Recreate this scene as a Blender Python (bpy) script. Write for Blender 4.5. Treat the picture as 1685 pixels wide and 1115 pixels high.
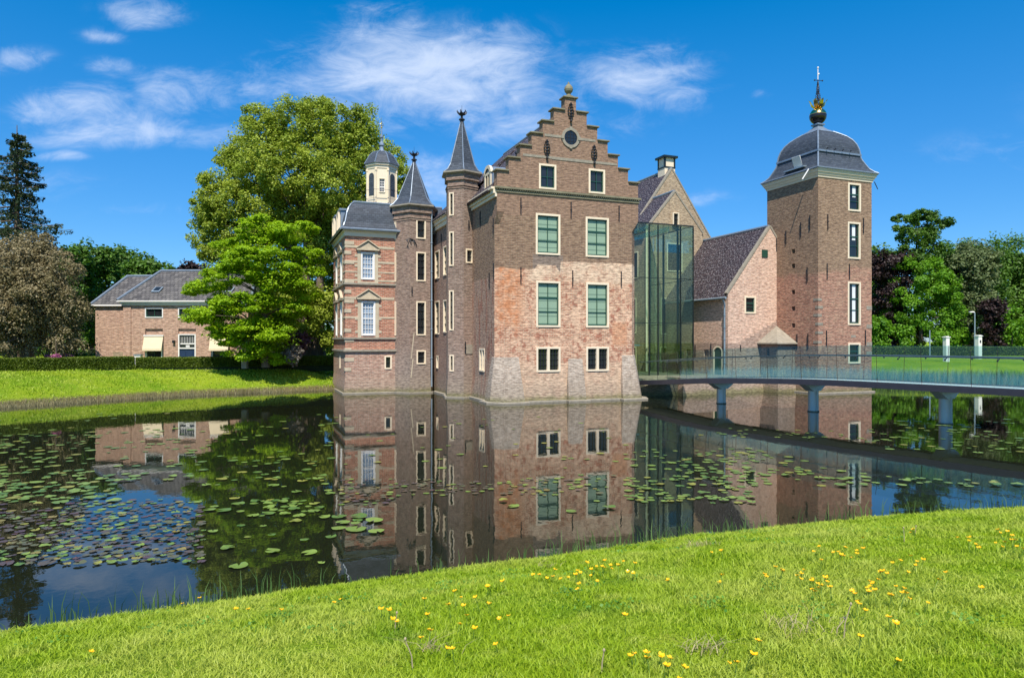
import bpy, math, random
import numpy as np
from mathutils import Vector, Matrix

for o in list(bpy.data.objects): bpy.data.objects.remove(o)
S = bpy.context.scene
COL = S.collection
R = math.radians

# ------------------------------------------------------------------ camera, sun, sky, exposure
cam_d = bpy.data.cameras.new('camera'); cam = bpy.data.objects.new('camera', cam_d); COL.objects.link(cam)
cam.location = (0, 0, 3.0); cam.rotation_euler = (R(90), 0, 0)
cam_d.sensor_width = 36; cam_d.lens = 36*1120/1685; cam_d.shift_y = 4.5/1685
cam_d.clip_start = .1; cam_d.clip_end = 6000
S.camera = cam
SUN = Vector((-.03, -1.0, 1.5)).normalized()
sd = bpy.data.lights.new('sun', 'SUN'); sd.energy = 4.6; sd.angle = R(.5); sd.color = (1, .93, .82)
sun = bpy.data.objects.new('sun', sd); COL.objects.link(sun)
sun.rotation_euler = (-SUN).to_track_quat('-Z', 'Y').to_euler()
S.view_settings.view_transform = 'Standard'; S.view_settings.look = 'None'
S.view_settings.exposure = .5; S.view_settings.gamma = 1
S.cycles.use_denoising = True
S.cycles.max_bounces = 8; S.cycles.transparent_max_bounces = 16
S.cycles.diffuse_bounces = 3; S.cycles.glossy_bounces = 4

class NT:
    """small helper to write node trees as expressions"""
    def __init__(s, tree): s.t = tree; s.n = tree.nodes; s.l = tree.links
    def node(s, kind, **kw):
        n = s.n.new(kind)
        for k, v in kw.items(): setattr(n, k, v)
        return n
    def put(s, sock, v):
        if v is None: return
        if isinstance(v, bpy.types.NodeSocket): s.l.new(v, sock)
        elif isinstance(v, (tuple, list)) and len(v) == 3 and sock.type == 'RGBA': sock.default_value = (*v, 1)
        else: sock.default_value = v
    def m(s, op, a, b=None, c=None, clamp=False):
        n = s.node('ShaderNodeMath', operation=op, use_clamp=clamp)
        s.put(n.inputs[0], a); s.put(n.inputs[1], b)
        if c is not None: s.put(n.inputs[2], c)
        return n.outputs[0]
    def mix(s, f, a, b, mode='MIX'):
        n = s.node('ShaderNodeMix', data_type='RGBA', blend_type=mode)
        s.put(n.inputs[0], f); s.put(n.inputs[6], a); s.put(n.inputs[7], b)
        return n.outputs[2]
    def step(s, x, a, b, smooth=True):
        n = s.node('ShaderNodeMapRange', interpolation_type='SMOOTHSTEP' if smooth else 'LINEAR')
        s.put(n.inputs[0], x); s.put(n.inputs[1], a); s.put(n.inputs[2], b)
        return n.outputs[0]
    def noise(s, vec, scale=1., detail=4., rough=.55, dist=0.):
        n = s.node('ShaderNodeTexNoise'); s.put(n.inputs['Vector'], vec)
        n.inputs['Scale'].default_value = scale; n.inputs['Detail'].default_value = detail
        n.inputs['Roughness'].default_value = rough; n.inputs['Distortion'].default_value = dist
        return n.outputs[0]
    def sep(s, v):
        n = s.node('ShaderNodeSeparateXYZ'); s.put(n.inputs[0], v); return n.outputs
    def comb(s, x, y, z):
        n = s.node('ShaderNodeCombineXYZ'); s.put(n.inputs[0], x); s.put(n.inputs[1], y); s.put(n.inputs[2], z); return n.outputs[0]
    def coord(s, which='Object'): return s.node('ShaderNodeTexCoord').outputs[which]
    def bump(s, h, strength=.3, dist=.02):
        n = s.node('ShaderNodeBump'); n.inputs['Strength'].default_value = strength
        n.inputs['Distance'].default_value = dist; s.put(n.inputs['Height'], h); return n.outputs[0]

# sky: Nishita with procedural clouds laid over it by direction
W = bpy.data.worlds.new('World'); S.world = W; W.use_nodes = True
nt = NT(W.node_tree); nt.n.clear()
sky = nt.node('ShaderNodeTexSky', sky_type='NISHITA'); sky.sun_disc = False
sky.sun_elevation = math.asin(SUN.z); sky.sun_rotation = math.atan2(SUN.x, SUN.y)
sky.air_density = 1.0; sky.dust_density = .25; sky.ozone_density = 3.0
hs = nt.node('ShaderNodeHueSaturation'); hs.inputs['Saturation'].default_value = 1.25; hs.inputs['Value'].default_value = 1.02
hs.inputs['Hue'].default_value = .488
nt.put(hs.inputs['Color'], sky.outputs[0])
dx, dy, dz = nt.sep(nt.coord('Generated'))
dyc = nt.m('MAXIMUM', nt.m('ABSOLUTE', dy), .08)
X = nt.m('DIVIDE', dx, dyc); Z = nt.m('DIVIDE', dz, dyc)
P = nt.comb(X, nt.m('MULTIPLY', Z, 1.9), 0)
warp = nt.noise(P, 3., 3.)
wv = nt.m('MULTIPLY', nt.m('SUBTRACT', warp, .5), .14)
Xw = nt.m('ADD', X, wv); Zw = nt.m('ADD', Z, nt.m('MULTIPLY', wv, .5))
CL = [(690,125,200,62,1.1),(800,105,110,55,1.),(640,75,95,42,.75),(730,165,150,38,.8),(560,128,100,26,.75),
      (1045,135,110,45,.85),(870,200,160,34,.6),(310,150,95,34,.62),(440,148,70,24,.45),(210,215,110,24,.6),(320,225,80,20,.45),
      (120,172,80,24,.6),(180,118,50,17,.55),(240,185,70,22,.4),(18,97,50,18,.6),(235,20,70,22,.6),(170,60,40,12,.5),(650,200,140,30,.4),
      (700,300,90,45,.45),(1245,152,22,10,.35),(1150,330,70,12,.25),(620,15,70,16,.4),(820,45,40,14,.5),(120,250,40,10,.4),(80,300,120,30,.22),(200,345,160,14,.2),
      (2100,150,260,70,.8),(-500,180,240,60,.8),(1685,240,160,30,.25),(1500,-300,500,90,.6)]
acc = None
for px, py, rx, ry, w in CL:
    cx, cz = (px-842.5)/1120, (562-py)/1120
    ex = nt.m('MULTIPLY', nt.m('SUBTRACT', Xw, cx), 1120/rx); ez = nt.m('MULTIPLY', nt.m('SUBTRACT', Zw, cz), 1120/ry)
    r2 = nt.m('ADD', nt.m('MULTIPLY', ex, ex), nt.m('MULTIPLY', ez, ez))
    b = nt.m('MULTIPLY', nt.m('EXPONENT', nt.m('MULTIPLY', r2, -.85)), w)
    acc = b if acc is None else nt.m('MAXIMUM', nt.m('ADD', nt.m('MULTIPLY', acc, .55), nt.m('MULTIPLY', b, .55)), nt.m('MAXIMUM', acc, b))
fb = nt.noise(P, 12., 10., .68, .9)
fb2 = nt.noise(nt.comb(X, nt.m('MULTIPLY', Z, 2.6), 3.), 4.2, 8., .64, .5)
den = nt.m('ADD', acc, nt.m('MULTIPLY', nt.m('SUBTRACT', nt.m('ADD', nt.m('MULTIPLY', fb, .5), nt.m('MULTIPLY', fb2, .5)), .5), 3.0))
cm = nt.m('MULTIPLY', nt.step(den, .0, 1.35), nt.m('MULTIPLY', nt.step(acc, .03, .3), .72))
tint = nt.mix(1., nt.mix(1., hs.outputs[0], (.80, .87, 1.13), 'MULTIPLY'), (.42, 0., 0.), 'SUBTRACT')
tint = nt.mix(1., tint, (.004, .01, .01), 'LIGHTEN')
tint = nt.mix(1., tint, nt.mix(nt.step(dz, .05, .42), (.66, .80, .90), (1., 1., 1.09)), 'MULTIPLY')
col = nt.mix(cm, tint, (6.2, 6.9, 8.2))
bg = nt.node('ShaderNodeBackground'); nt.put(bg.inputs[0], col); bg.inputs[1].default_value = .10
nt.l.new(bg.outputs[0], nt.node('ShaderNodeOutputWorld').inputs[0])

# ------------------------------------------------------------------ object helpers
def tag(o, label=None, cat=None, group=None, kind=None):
    if label: o['label'] = label
    if cat: o['category'] = cat
    if group: o['group'] = group
    if kind: o['kind'] = kind
    return o
def thing(name, label, cat, loc=(0, 0, 0), rz=0., group=None):
    o = bpy.data.objects.new(name, None); COL.objects.link(o); o.location = loc; o.rotation_euler = (0, 0, rz)
    o.empty_display_size = .2
    return tag(o, label, cat, group)

class MB:
    """collects faces, then links them as one mesh object"""
    def __init__(s): s.v = []; s.f = []; s.mi = []
    def poly(s, pts, m=0):
        b = len(s.v); s.v += [tuple(p) for p in pts]; s.f.append(tuple(range(b, b+len(pts)))); s.mi.append(m)
    def mesh(s, vs, fs, m=0):
        b = len(s.v); s.v += [tuple(p) for p in vs]
        for f in fs: s.f.append(tuple(b+i for i in f)); s.mi.append(m)
    def hexa(s, c, m=0):   # c: 4 bottom (ccw from above) + 4 top
        s.mesh(c, [(3, 2, 1, 0), (4, 5, 6, 7), (0, 1, 5, 4), (1, 2, 6, 5), (2, 3, 7, 6), (3, 0, 4, 7)], m)
    def box(s, x0, x1, y0, y1, z0, z1, m=0):
        s.hexa([(x0, y0, z0), (x1, y0, z0), (x1, y1, z0), (x0, y1, z0), (x0, y0, z1), (x1, y0, z1), (x1, y1, z1), (x0, y1, z1)], m)
    def prism(s, poly, z0, z1, m=0, top=None):
        """vertical prism of a ccw plan polygon; top = another polygon for taper"""
        n = len(poly); t = top or poly
        vs = [(*p, z0) for p in poly] + [(*p, z1) for p in t]
        s.mesh(vs, [tuple(range(n-1, -1, -1)), tuple(range(n, 2*n))] + [(i, (i+1) % n, n+(i+1) % n, n+i) for i in range(n)], m)
    def tube(s, pts, rad, n=8, m=0, cap=True):
        pts = [Vector(p) for p in pts]; N = len(pts)
        if not hasattr(rad, '__len__'): rad = [rad]*N
        vs = []; prev = None
        for i, p in enumerate(pts):
            d = (pts[min(i+1, N-1)]-pts[max(i-1, 0)]).normalized()
            a = d.orthogonal().normalized() if prev is None else (prev-d*prev.dot(d)).normalized()
            prev = a; b = d.cross(a)
            for k in range(n):
                t = 2*math.pi*k/n; vs.append(p+(a*math.cos(t)+b*math.sin(t))*rad[i])
        fs = [(i*n+k, i*n+(k+1) % n, (i+1)*n+(k+1) % n, (i+1)*n+k) for i in range(N-1) for k in range(n)]
        if cap: fs += [tuple(range(n-1, -1, -1)), tuple((N-1)*n+k for k in range(n))]
        s.mesh(vs, fs, m)
    def lathe(s, cx, cy, prof, n=16, ph=0., m=0):
        """prof: (radius, z) bottom to top"""
        vs = []; fs = []; N = len(prof)
        for r, z in prof:
            for k in range(n):
                t = ph+2*math.pi*k/n; vs.append((cx+r*math.cos(t), cy+r*math.sin(t), z))
        fs = [(i*n+k, i*n+(k+1) % n, (i+1)*n+(k+1) % n, (i+1)*n+k) for i in range(N-1) for k in range(n)]
        fs += [tuple(range(n-1, -1, -1)), tuple((N-1)*n+k for k in range(n))]
        s.mesh(vs, fs, m)
    def sphere(s, c, r, nu=16, nv=10, m=0, sz=1.):
        s.lathe(c[0], c[1], [(max(r*math.sin(math.pi*i/nv), .002), c[2]-r*sz*math.cos(math.pi*i/nv)) for i in range(nv+1)], nu, 0, m)
    def build(s, name, mats, parent=None, label=None, smooth=False, bevel=0., uv=True):
        me = bpy.data.meshes.new(name); me.from_pydata(s.v, [], s.f)
        if not isinstance(mats, (list, tuple)): mats = [mats]
        for m in mats: me.materials.append(m)
        if len(mats) > 1: me.polygons.foreach_set('material_index', s.mi)
        if smooth: me.polygons.foreach_set('use_smooth', [True]*len(s.f))
        if uv:
            L = me.uv_layers.new(name='metres').data
            for p in me.polygons:
                n = p.normal
                if abs(n.z) > .999: t = Vector((1, 0, 0)); b = Vector((0, 1, 0))
                else: t = Vector((-n.y, n.x, 0)).normalized(); b = n.cross(t)
                for li in p.loop_indices:
                    c = me.vertices[me.loops[li].vertex_index].co; L[li].uv = (c.dot(t), c.dot(b))
        me.update()
        o = bpy.data.objects.new(name, me); COL.objects.link(o)
        if parent: o.parent = parent
        if label: o['label'] = label
        if bevel:
            b = o.modifiers.new('bevel', 'BEVEL'); b.width = bevel; b.segments = 2; b.limit_method = 'ANGLE'
        return o

# ------------------------------------------------------------------ materials
def newmat(name):
    m = bpy.data.materials.new(name); m.use_nodes = True
    t = NT(m.node_tree); t.n.clear()
    out = t.node('ShaderNodeOutputMaterial'); p = t.node('ShaderNodeBsdfPrincipled')
    t.l.new(p.outputs[0], out.inputs[0]); t.p = p; t.out = out; t.mat = m
    return t
def plain(name, c, rough=.6, metal=0., var=.12, scale=3., bump=0.):
    t = newmat(name); n = t.noise(t.coord(), scale, 5.)
    c2 = tuple(x*(1-var*2.2) for x in c); c3 = tuple(min(1, x*(1+var)) for x in c)
    t.put(t.p.inputs['Base Color'], t.mix(n, c2, c3)); t.p.inputs['Roughness'].default_value = rough
    t.p.inputs['Metallic'].default_value = metal
    if bump: t.put(t.p.inputs['Normal'], t.bump(t.noise(t.coord(), scale*12, 4.), bump, .01))
    return t.mat
def brick(name, ca, cb, mortar, zones=None, rough=.9, msize=.012, blotch=.35, damp=True, cd=None):
    """brick courses in the uv metres of the wall; zones(t, x, y, z, noise, per_brick_colour) repaints the older masonry"""
    t = newmat(name); uv = t.coord('UV'); ob = t.coord()
    def bricks(a, b, mo):
        bt = t.node('ShaderNodeTexBrick'); bt.offset = .5; bt.squash = 1
        t.put(bt.inputs['Vector'], uv); bt.inputs['Scale'].default_value = 1
        bt.inputs['Brick Width'].default_value = .25; bt.inputs['Row Height'].default_value = .083
        bt.inputs['Mortar Size'].default_value = msize; bt.inputs['Mortar Smooth'].default_value = .3
        t.put(bt.inputs['Color1'], a); t.put(bt.inputs['Color2'], b); t.put(bt.inputs['Mortar'], mo)
        return bt
    n1 = t.noise(ob, .55, 5., .6); n2 = t.noise(ob, 2.6, 5., .62)
    bt = bricks(ca, cb, mortar); col = bt.outputs[0]
    col = t.mix(t.m('MULTIPLY', t.step(n2, .45, .75), blotch), col, cd or tuple(x*.55 for x in ca))
    x, y, z = t.sep(ob)
    if zones: col = zones(t, x, y, z, n1, n2, col, bricks)
    if damp:
        zz = t.m('ADD', z, t.m('MULTIPLY', t.m('SUBTRACT', n2, .5), .5))
        col = t.mix(t.m('MULTIPLY', t.step(zz, 1.7, .3), .55), col, (.27, .22, .16))
        col = t.mix(t.m('MULTIPLY', t.step(zz, .42, .08), .75), col, (.14, .14, .05))
    fine = t.noise(ob, 9., 4., .7)
    grit = t.noise(t.comb(t.m('MULTIPLY', t.sep(uv)[0], 4.2), t.m('MULTIPLY', t.sep(uv)[1], 12.), 0), 1., 2., .6)
    col = t.mix(.75, col, t.mix(t.step(grit, .36, .64, False), (.56, .54, .53), (1.34, 1.33, 1.32)), 'MULTIPLY')
    # rain streaks running down the masonry
    st = t.noise(t.comb(t.m('MULTIPLY', t.sep(uv)[0], 3.), t.m('MULTIPLY', z, .25), 0), 1., 4., .6)
    col = t.mix(t.m('MULTIPLY', t.step(st, .52, .75), .22), col, (.12, .10, .08))
    t.put(t.p.inputs['Base Color'], col); t.p.inputs['Roughness'].default_value = rough
    h = t.m('ADD', t.m('MULTIPLY', bt.outputs['Fac'], -.6), t.m('MULTIPLY', fine, .6))
    t.put(t.p.inputs['Normal'], t.bump(h, .55, .02))
    return t.mat

def z_main(t, x, y, z, n1, n2, col, bricks):
    ob = t.coord(); n3 = t.noise(ob, 1.3, 3.)
    # upper storeys: rebuilt band under the cornice
    col = t.mix(t.m('MULTIPLY', t.step(z, 9.15, 9.2), .5), col, (.29, .175, .12))
    # old masonry below an uneven line
    old = bricks((.70, .42, .26), (.36, .14, .08), (.64, .49, .34)).outputs[0]
    old = t.mix(t.m('MULTIPLY', t.step(n3, .45, .60), .6), old, (.74, .50, .33))
    old = t.mix(t.m('MULTIPLY', t.step(n2, .51, .62), .85), old, (.36, .13, .075))
    xo = t.m('ADD', x, t.m('MULTIPLY', t.m('SUBTRACT', n2, .5), 1.3)); zo = t.m('ADD', z, t.m('MULTIPLY', t.m('SUBTRACT', n3, .5), 2.6))
    org = t.m('MULTIPLY', t.m('MULTIPLY', t.step(xo, 1.6, 1.0), t.step(x, -.1, .3)), t.step(zo, 3.0, 4.4))
    old = t.mix(t.m('MULTIPLY', org, t.m('ADD', .15, t.m('MULTIPLY', t.step(n2, .3, .65), .75))), old, (.60, .25, .11))
    org2 = t.m('MULTIPLY', t.m('MULTIPLY', t.step(x, 6.25, 6.4), t.step(x, 7.3, 7.1)), t.m('MULTIPLY', t.step(z, 2.7, 2.9), t.step(z, 4.1, 3.9)))
    old = t.mix(t.m('MULTIPLY', org2, .6), old, (.60, .28, .14))
    pale = t.m('MULTIPLY', t.step(z, 5.9, 6.1), t.step(n1, .38, .55))
    pale = t.m('MULTIPLY', pale, t.step(x, 1.3, 1.8))
    old = t.mix(t.m('MULTIPLY', pale, .55), old, (.76, .60, .42))
    low = t.m('MULTIPLY', t.step(t.m('ADD', z, t.m('MULTIPLY', n3, 1.6)), 3.2, 2.2), .6)
    old = t.mix(low, old, (.62, .46, .31))
    # left flank: browner, streaked with red
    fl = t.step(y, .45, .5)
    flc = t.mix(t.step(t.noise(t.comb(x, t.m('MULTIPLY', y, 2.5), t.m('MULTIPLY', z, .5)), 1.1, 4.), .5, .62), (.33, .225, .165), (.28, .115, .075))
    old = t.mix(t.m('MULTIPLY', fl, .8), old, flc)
    edge = t.m('ADD', 6.55, t.m('MULTIPLY', t.step(x, 3.35, 3.4), .5))
    edge = t.m('ADD', edge, t.m('MULTIPLY', t.m('SUBTRACT', n3, .5), .35))
    arch = t.m('MULTIPLY', t.m('MULTIPLY', t.step(x, 1.95, 2.2), t.step(x, 3.35, 3.1)), .28)
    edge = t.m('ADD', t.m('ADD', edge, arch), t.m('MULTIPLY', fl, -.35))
    mask = t.step(z, t.m('ADD', edge, .04), t.m('SUBTRACT', edge, .04))
    grey = t.m('MULTIPLY', t.m('MULTIPLY', t.step(x, 1.85, 1.9), t.step(x, 3.55, 3.5)), t.step(z, 7.35, 7.3))
    col = t.mix(t.m('MULTIPLY', grey, .5), col, (.22, .19, .17))
    return t.mix(mask, col, old)
def z_tower(t, x, y, z, n1, n2, col, bricks):
    old = bricks((.46, .22, .14), (.25, .10, .065), (.42, .31, .22)).outputs[0]
    old = t.mix(t.m('MULTIPLY', t.step(n2, .5, .66), .5), old, (.48, .31, .20))
    e = t.m('ADD', 7.0, t.m('MULTIPLY', t.m('SUBTRACT', n1, .5), 1.3))
    e = t.m('ADD', e, t.m('MULTIPLY', t.step(x, 21.4, 21.6), .35))
    return t.mix(t.step(z, t.m('ADD', e, .25), t.m('SUBTRACT', e, .15)), col, old)
def z_pink(t, x, y, z, n1, n2, col, bricks):
    col = t.mix(t.m('MULTIPLY', t.step(n2, .50, .64), .6), col, (.70, .50, .38))
    st = t.m('ADD', 2.9, t.m('MULTIPLY', t.m('FLOOR', t.m('MULTIPLY', t.m('SUBTRACT', x, 16.2), 3.)), .16))
    st = t.m('MAXIMUM', st, 2.9)
    mk = t.step(z, t.m('ADD', st, .03), t.m('SUBTRACT', st, .03))
    return t.mix(t.m('MULTIPLY', mk, .8), col, bricks((.36, .24, .18), (.28, .18, .135), (.34, .29, .24)).outputs[0])
def z_wing(t, x, y, z, n1, n2, col, bricks):
    lo = bricks((.46, .27, .19), (.36, .17, .115), (.48, .40, .32)).outputs[0]
    lo = t.mix(t.m('MULTIPLY', t.step(n2, .5, .66), .5), lo, (.52, .40, .30))
    return t.mix(t.step(z, 2.52, 2.45), col, lo)
def z_turret(t, x, y, z, n1, n2, col, bricks):
    col = t.mix(t.m('MULTIPLY', t.step(n1, .45, .62), .35), col, (.34, .22, .17))
    return t.mix(t.m('MULTIPLY', t.step(z, 3.2, 1.6), .35), col, (.34, .29, .24))

M = {}
M['brick_main'] = brick('brick_main', (.31, .19, .115), (.19, .105, .065), (.31, .235, .16), z_main)
M['brick_turret'] = brick('brick_turret', (.30, .205, .155), (.19, .12, .09), (.31, .255, .20), z_turret)
M['brick_recess'] = brick('brick_recess', (.34, .205, .15), (.22, .12, .09), (.34, .27, .20))
M['brick_wing'] = brick('brick_wing', (.50, .20, .12), (.31, .10, .062), (.50, .38, .27), z_wing)
M['brick_tower'] = brick('brick_tower', (.34, .215, .13), (.21, .12, .072), (.33, .25, .17), z_tower)
M['brick_pink'] = brick('brick_pink', (.70, .46, .33), (.52, .30, .21), (.68, .54, .42), z_pink)
M['brick_tan'] = brick('brick_tan', (.46, .34, .21), (.33, .225, .135), (.46, .38, .27))
M['brick_house'] = brick('brick_house', (.53, .33, .23), (.38, .21, .145), (.50, .39, .30), None, damp=False, blotch=.15)
M['buttress'] = brick('brick_buttress', (.50, .41, .32), (.36, .27, .20), (.52, .45, .36), blotch=.5)
M['moss_stone'] = brick('mossy_stone', (.25, .24, .14), (.17, .17, .09), (.2, .2, .12), blotch=.6)
M['sandstone'] = plain('sandstone', (.56, .47, .33), .85, var=.18, scale=4, bump=.3)
M['greystone'] = plain('weathered_grey_stone', (.34, .30, .23), .9, var=.25, scale=5, bump=.4)
M['coping'] = plain('mossy_coping_stone', (.25, .225, .14), .9, var=.3, scale=4, bump=.4)
M['cream'] = plain('cream_paint', (.84, .70, .50), .5, var=.06, scale=2)
M['white'] = plain('white_paint', (.82, .79, .74), .45, var=.04, scale=2)
M['green'] = plain('dark_green_paint', (.02, .075, .05), .35, var=.1)
M['iron'] = plain('wrought_iron', (.018, .018, .022), .55, var=.2)
M['lead'] = plain('lead_sheet', (.27, .33, .40), .42, .35, var=.22, scale=6)
M['zinc'] = plain('zinc_pipe', (.30, .37, .42), .4, .3, var=.12, scale=3)
M['gold'] = plain('gilded_copper', (.85, .56, .16), .22, 1., var=.06)
M['curtain'] = plain('white_curtain', (.75, .78, .76), .9, var=.08)
M['awning'] = plain('awning_cloth', (.74, .62, .42), .9, var=.05)
M['navy'] = plain('navy_door_paint', (.02, .04, .09), .35, var=.1)
M['steel'] = plain('dark_steel', (.03, .04, .04), .4, .5, var=.1)
def pane(name, c, rough=.06, coat=.0):
    t = newmat(name); n = t.noise(t.coord(), .9, 2.)
    t.put(t.p.inputs['Base Color'], t.mix(n, tuple(x*.6 for x in c), tuple(x*1.3 for x in c)))
    t.p.inputs['Roughness'].default_value = rough; t.p.inputs['Specular IOR Level'].default_value = .6
    t.p.inputs['Coat Weight'].default_value = coat; t.p.inputs['Coat Roughness'].default_value = .02
    t.put(t.p.inputs['Normal'], t.bump(t.noise(t.coord(), 2.2, 2.), .12, .02))
    return t.mat
M['glass_dark'] = pane('dark_window_glass', (.018, .022, .024))
M['glass_blue'] = pane('curtained_glass', (.26, .33, .42), .12)
def blinds():
    t = newmat('pale_green_blind'); x, y, z = t.sep(t.coord())
    w = t.m('SINE', t.m('MULTIPLY', z, 2*math.pi/.38))
    t.put(t.p.inputs['Base Color'], t.mix(t.step(w, .80, .98), (.26, .37, .25), (.14, .22, .15)))
    t.p.inputs['Roughness'].default_value = .6; t.p.inputs['Coat Weight'].default_value = .35; t.p.inputs['Coat Roughness'].default_value = .03
    return t.mat
M['blind'] = blinds()
def slate(name, ca, cb, mo, w=.3, h=.2, spark=0., rough=.5, bs=.5):
    t = newmat(name); uv = t.coord('UV')
    bt = t.node('ShaderNodeTexBrick'); bt.offset = .5; t.put(bt.inputs['Vector'], uv)
    bt.inputs['Scale'].default_value = 1; bt.inputs['Brick Width'].default_value = w; bt.inputs['Row Height'].default_value = h
    bt.inputs['Mortar Size'].default_value = .018; bt.inputs['Mortar Smooth'].default_value = .6
    t.put(bt.inputs['Color1'], ca); t.put(bt.inputs['Color2'], cb); t.put(bt.inputs['Mortar'], mo); t.p.inputs['Specular IOR Level'].default_value = .3
    col = bt.outputs[0]; n = t.noise(t.coord(), 1.1, 5.); n2 = t.noise(t.coord(), 6., 3.)
    col = t.mix(t.m('MULTIPLY', t.step(n, .4, .7), .4), col, tuple(x*1.5 for x in ca))
    if spark: col = t.mix(t.m('MULTIPLY', t.step(t.noise(uv, 9., 2., .8), .55, .62), spark), col, (.36, .34, .35))
    t.put(t.p.inputs['Base Color'], col); t.p.inputs['Roughness'].default_value = rough
    t.put(t.p.inputs['Normal'], t.bump(t.m('ADD', t.m('MULTIPLY', bt.outputs['Fac'], -.8), t.m('MULTIPLY', n2, .5)), bs, .03))
    return t.mat
M['slate'] = slate('blue_grey_slate', (.038, .047, .062), (.075, .09, .112), (.03, .036, .046), .24, .12, rough=.6, bs=.3)
M['tile'] = slate('glazed_purple_tile', (.028, .020, .026), (.065, .045, .050), (.008, .006, .008), .24, .26, spark=.75, rough=.6, bs=.9)
M['tile_grey'] = slate('weathered_grey_tile', (.055, .052, .052), (.15, .14, .13), (.012, .012, .012), .28, .34, spark=.2, rough=.7, bs=.9)
def clear(name, tintc, refl=.9, base=.03):
    m = bpy.data.materials.new(name); m.use_nodes = True; t = NT(m.node_tree); t.n.clear()
    out = t.node('ShaderNodeOutputMaterial'); tr = t.node('ShaderNodeBsdfTransparent'); t.put(tr.inputs[0], tintc)
    gl = t.node('ShaderNodeBsdfGlossy'); gl.inputs['Roughness'].default_value = .01
    lw = t.node('ShaderNodeLayerWeight'); lw.inputs[0].default_value = .25
    mx = t.node('ShaderNodeMixShader'); t.put(mx.inputs[0], t.m('ADD', base, t.m('MULTIPLY', lw.outputs['Fresnel'], refl), clamp=True))
    t.l.new(tr.outputs[0], mx.inputs[1]); t.l.new(gl.outputs[0], mx.inputs[2]); t.l.new(mx.outputs[0], out.inputs[0])
    t.mx = mx; t.out = out; t.mat = m
    return t
M['annex_glass'] = clear('green_tinted_glass', (.83, .925, .87), .36, .025).mat
def etched():
    t = clear('teal_glass_etched_with_reeds', (.74, .87, .86), .6, .03)
    x, y = t.sep(t.coord('UV'))[0:2]     # x along the bridge, y height above the deck
    n = t.noise(t.comb(t.m('MULTIPLY', x, 9.), t.m('MULTIPLY', y, .9), 0), 1., 3., .6, .3)
    top = t.m('ADD', .50, t.m('MULTIPLY', t.m('SUBTRACT', t.noise(t.comb(t.m('MULTIPLY', x, 7.), 0, 0), 1., 2.), .5), .7))
    f = t.m('MULTIPLY', t.step(y, t.m('ADD', top, .12), t.m('SUBTRACT', top, .22)), t.m('ADD', .12, t.m('MULTIPLY', n, .42)))
    d = t.node('ShaderNodeBsdfDiffuse'); t.put(d.inputs[0], t.mix(t.step(n, .45, .6), (.12, .36, .42), (.34, .50, .40)))
    tl = t.node('ShaderNodeBsdfTranslucent'); t.put(tl.inputs[0], (.25, .5, .55))
    m1 = t.node('ShaderNodeMixShader'); m1.inputs[0].default_value = .3; t.l.new(d.outputs[0], m1.inputs[1]); t.l.new(tl.outputs[0], m1.inputs[2])
    m2 = t.node('ShaderNodeMixShader'); t.put(m2.inputs[0], f); t.l.new(t.mx.outputs[0], m2.inputs[1]); t.l.new(m1.outputs[0], m2.inputs[2])
    t.l.new(m2.outputs[0], t.out.inputs[0]); return t.mat
M['bridge_glass'] = etched()
M['plain_glass'] = clear('clear_teal_glass', (.76, .88, .87), .6, .03).mat
def leafmat(name, ca, cb, trans=.35, nz=.35, tc=None):
    t = newmat(name); ob = t.coord(); g = t.node('ShaderNodeNewGeometry')
    n = t.noise(ob, nz, 4.)
    f = t.m('ADD', t.m('MULTIPLY', g.outputs['Random Per Island'], .55), t.m('MULTIPLY', t.step(n, .35, .65), .45))
    c = t.mix(f, ca, cb); t.put(t.p.inputs['Base Color'], c); t.p.inputs['Roughness'].default_value = .55
    t.p.inputs['Specular IOR Level'].default_value = .35
    tl = t.node('ShaderNodeBsdfTranslucent'); t.put(tl.inputs[0], t.mix(.5, c, tc or cb))
    mx = t.node('ShaderNodeMixShader'); mx.inputs[0].default_value = trans
    t.l.new(t.p.outputs[0], mx.inputs[1]); t.l.new(tl.outputs[0], mx.inputs[2]); t.l.new(mx.outputs[0], t.out.inputs[0])
    return t.mat
M['bark'] = plain('tree_bark', (.17, .125, .09), .95, var=.35, scale=3, bump=.8)

# ------------------------------------------------------------------ castle frame: x along the stepped-gable front, y to the back
CA, SA = math.cos(R(21)), math.sin(R(21)); ORG = (-.721, 32.965)
def cw(u, v): return (ORG[0]+u*CA-v*SA, ORG[1]+u*SA+v*CA)

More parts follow.
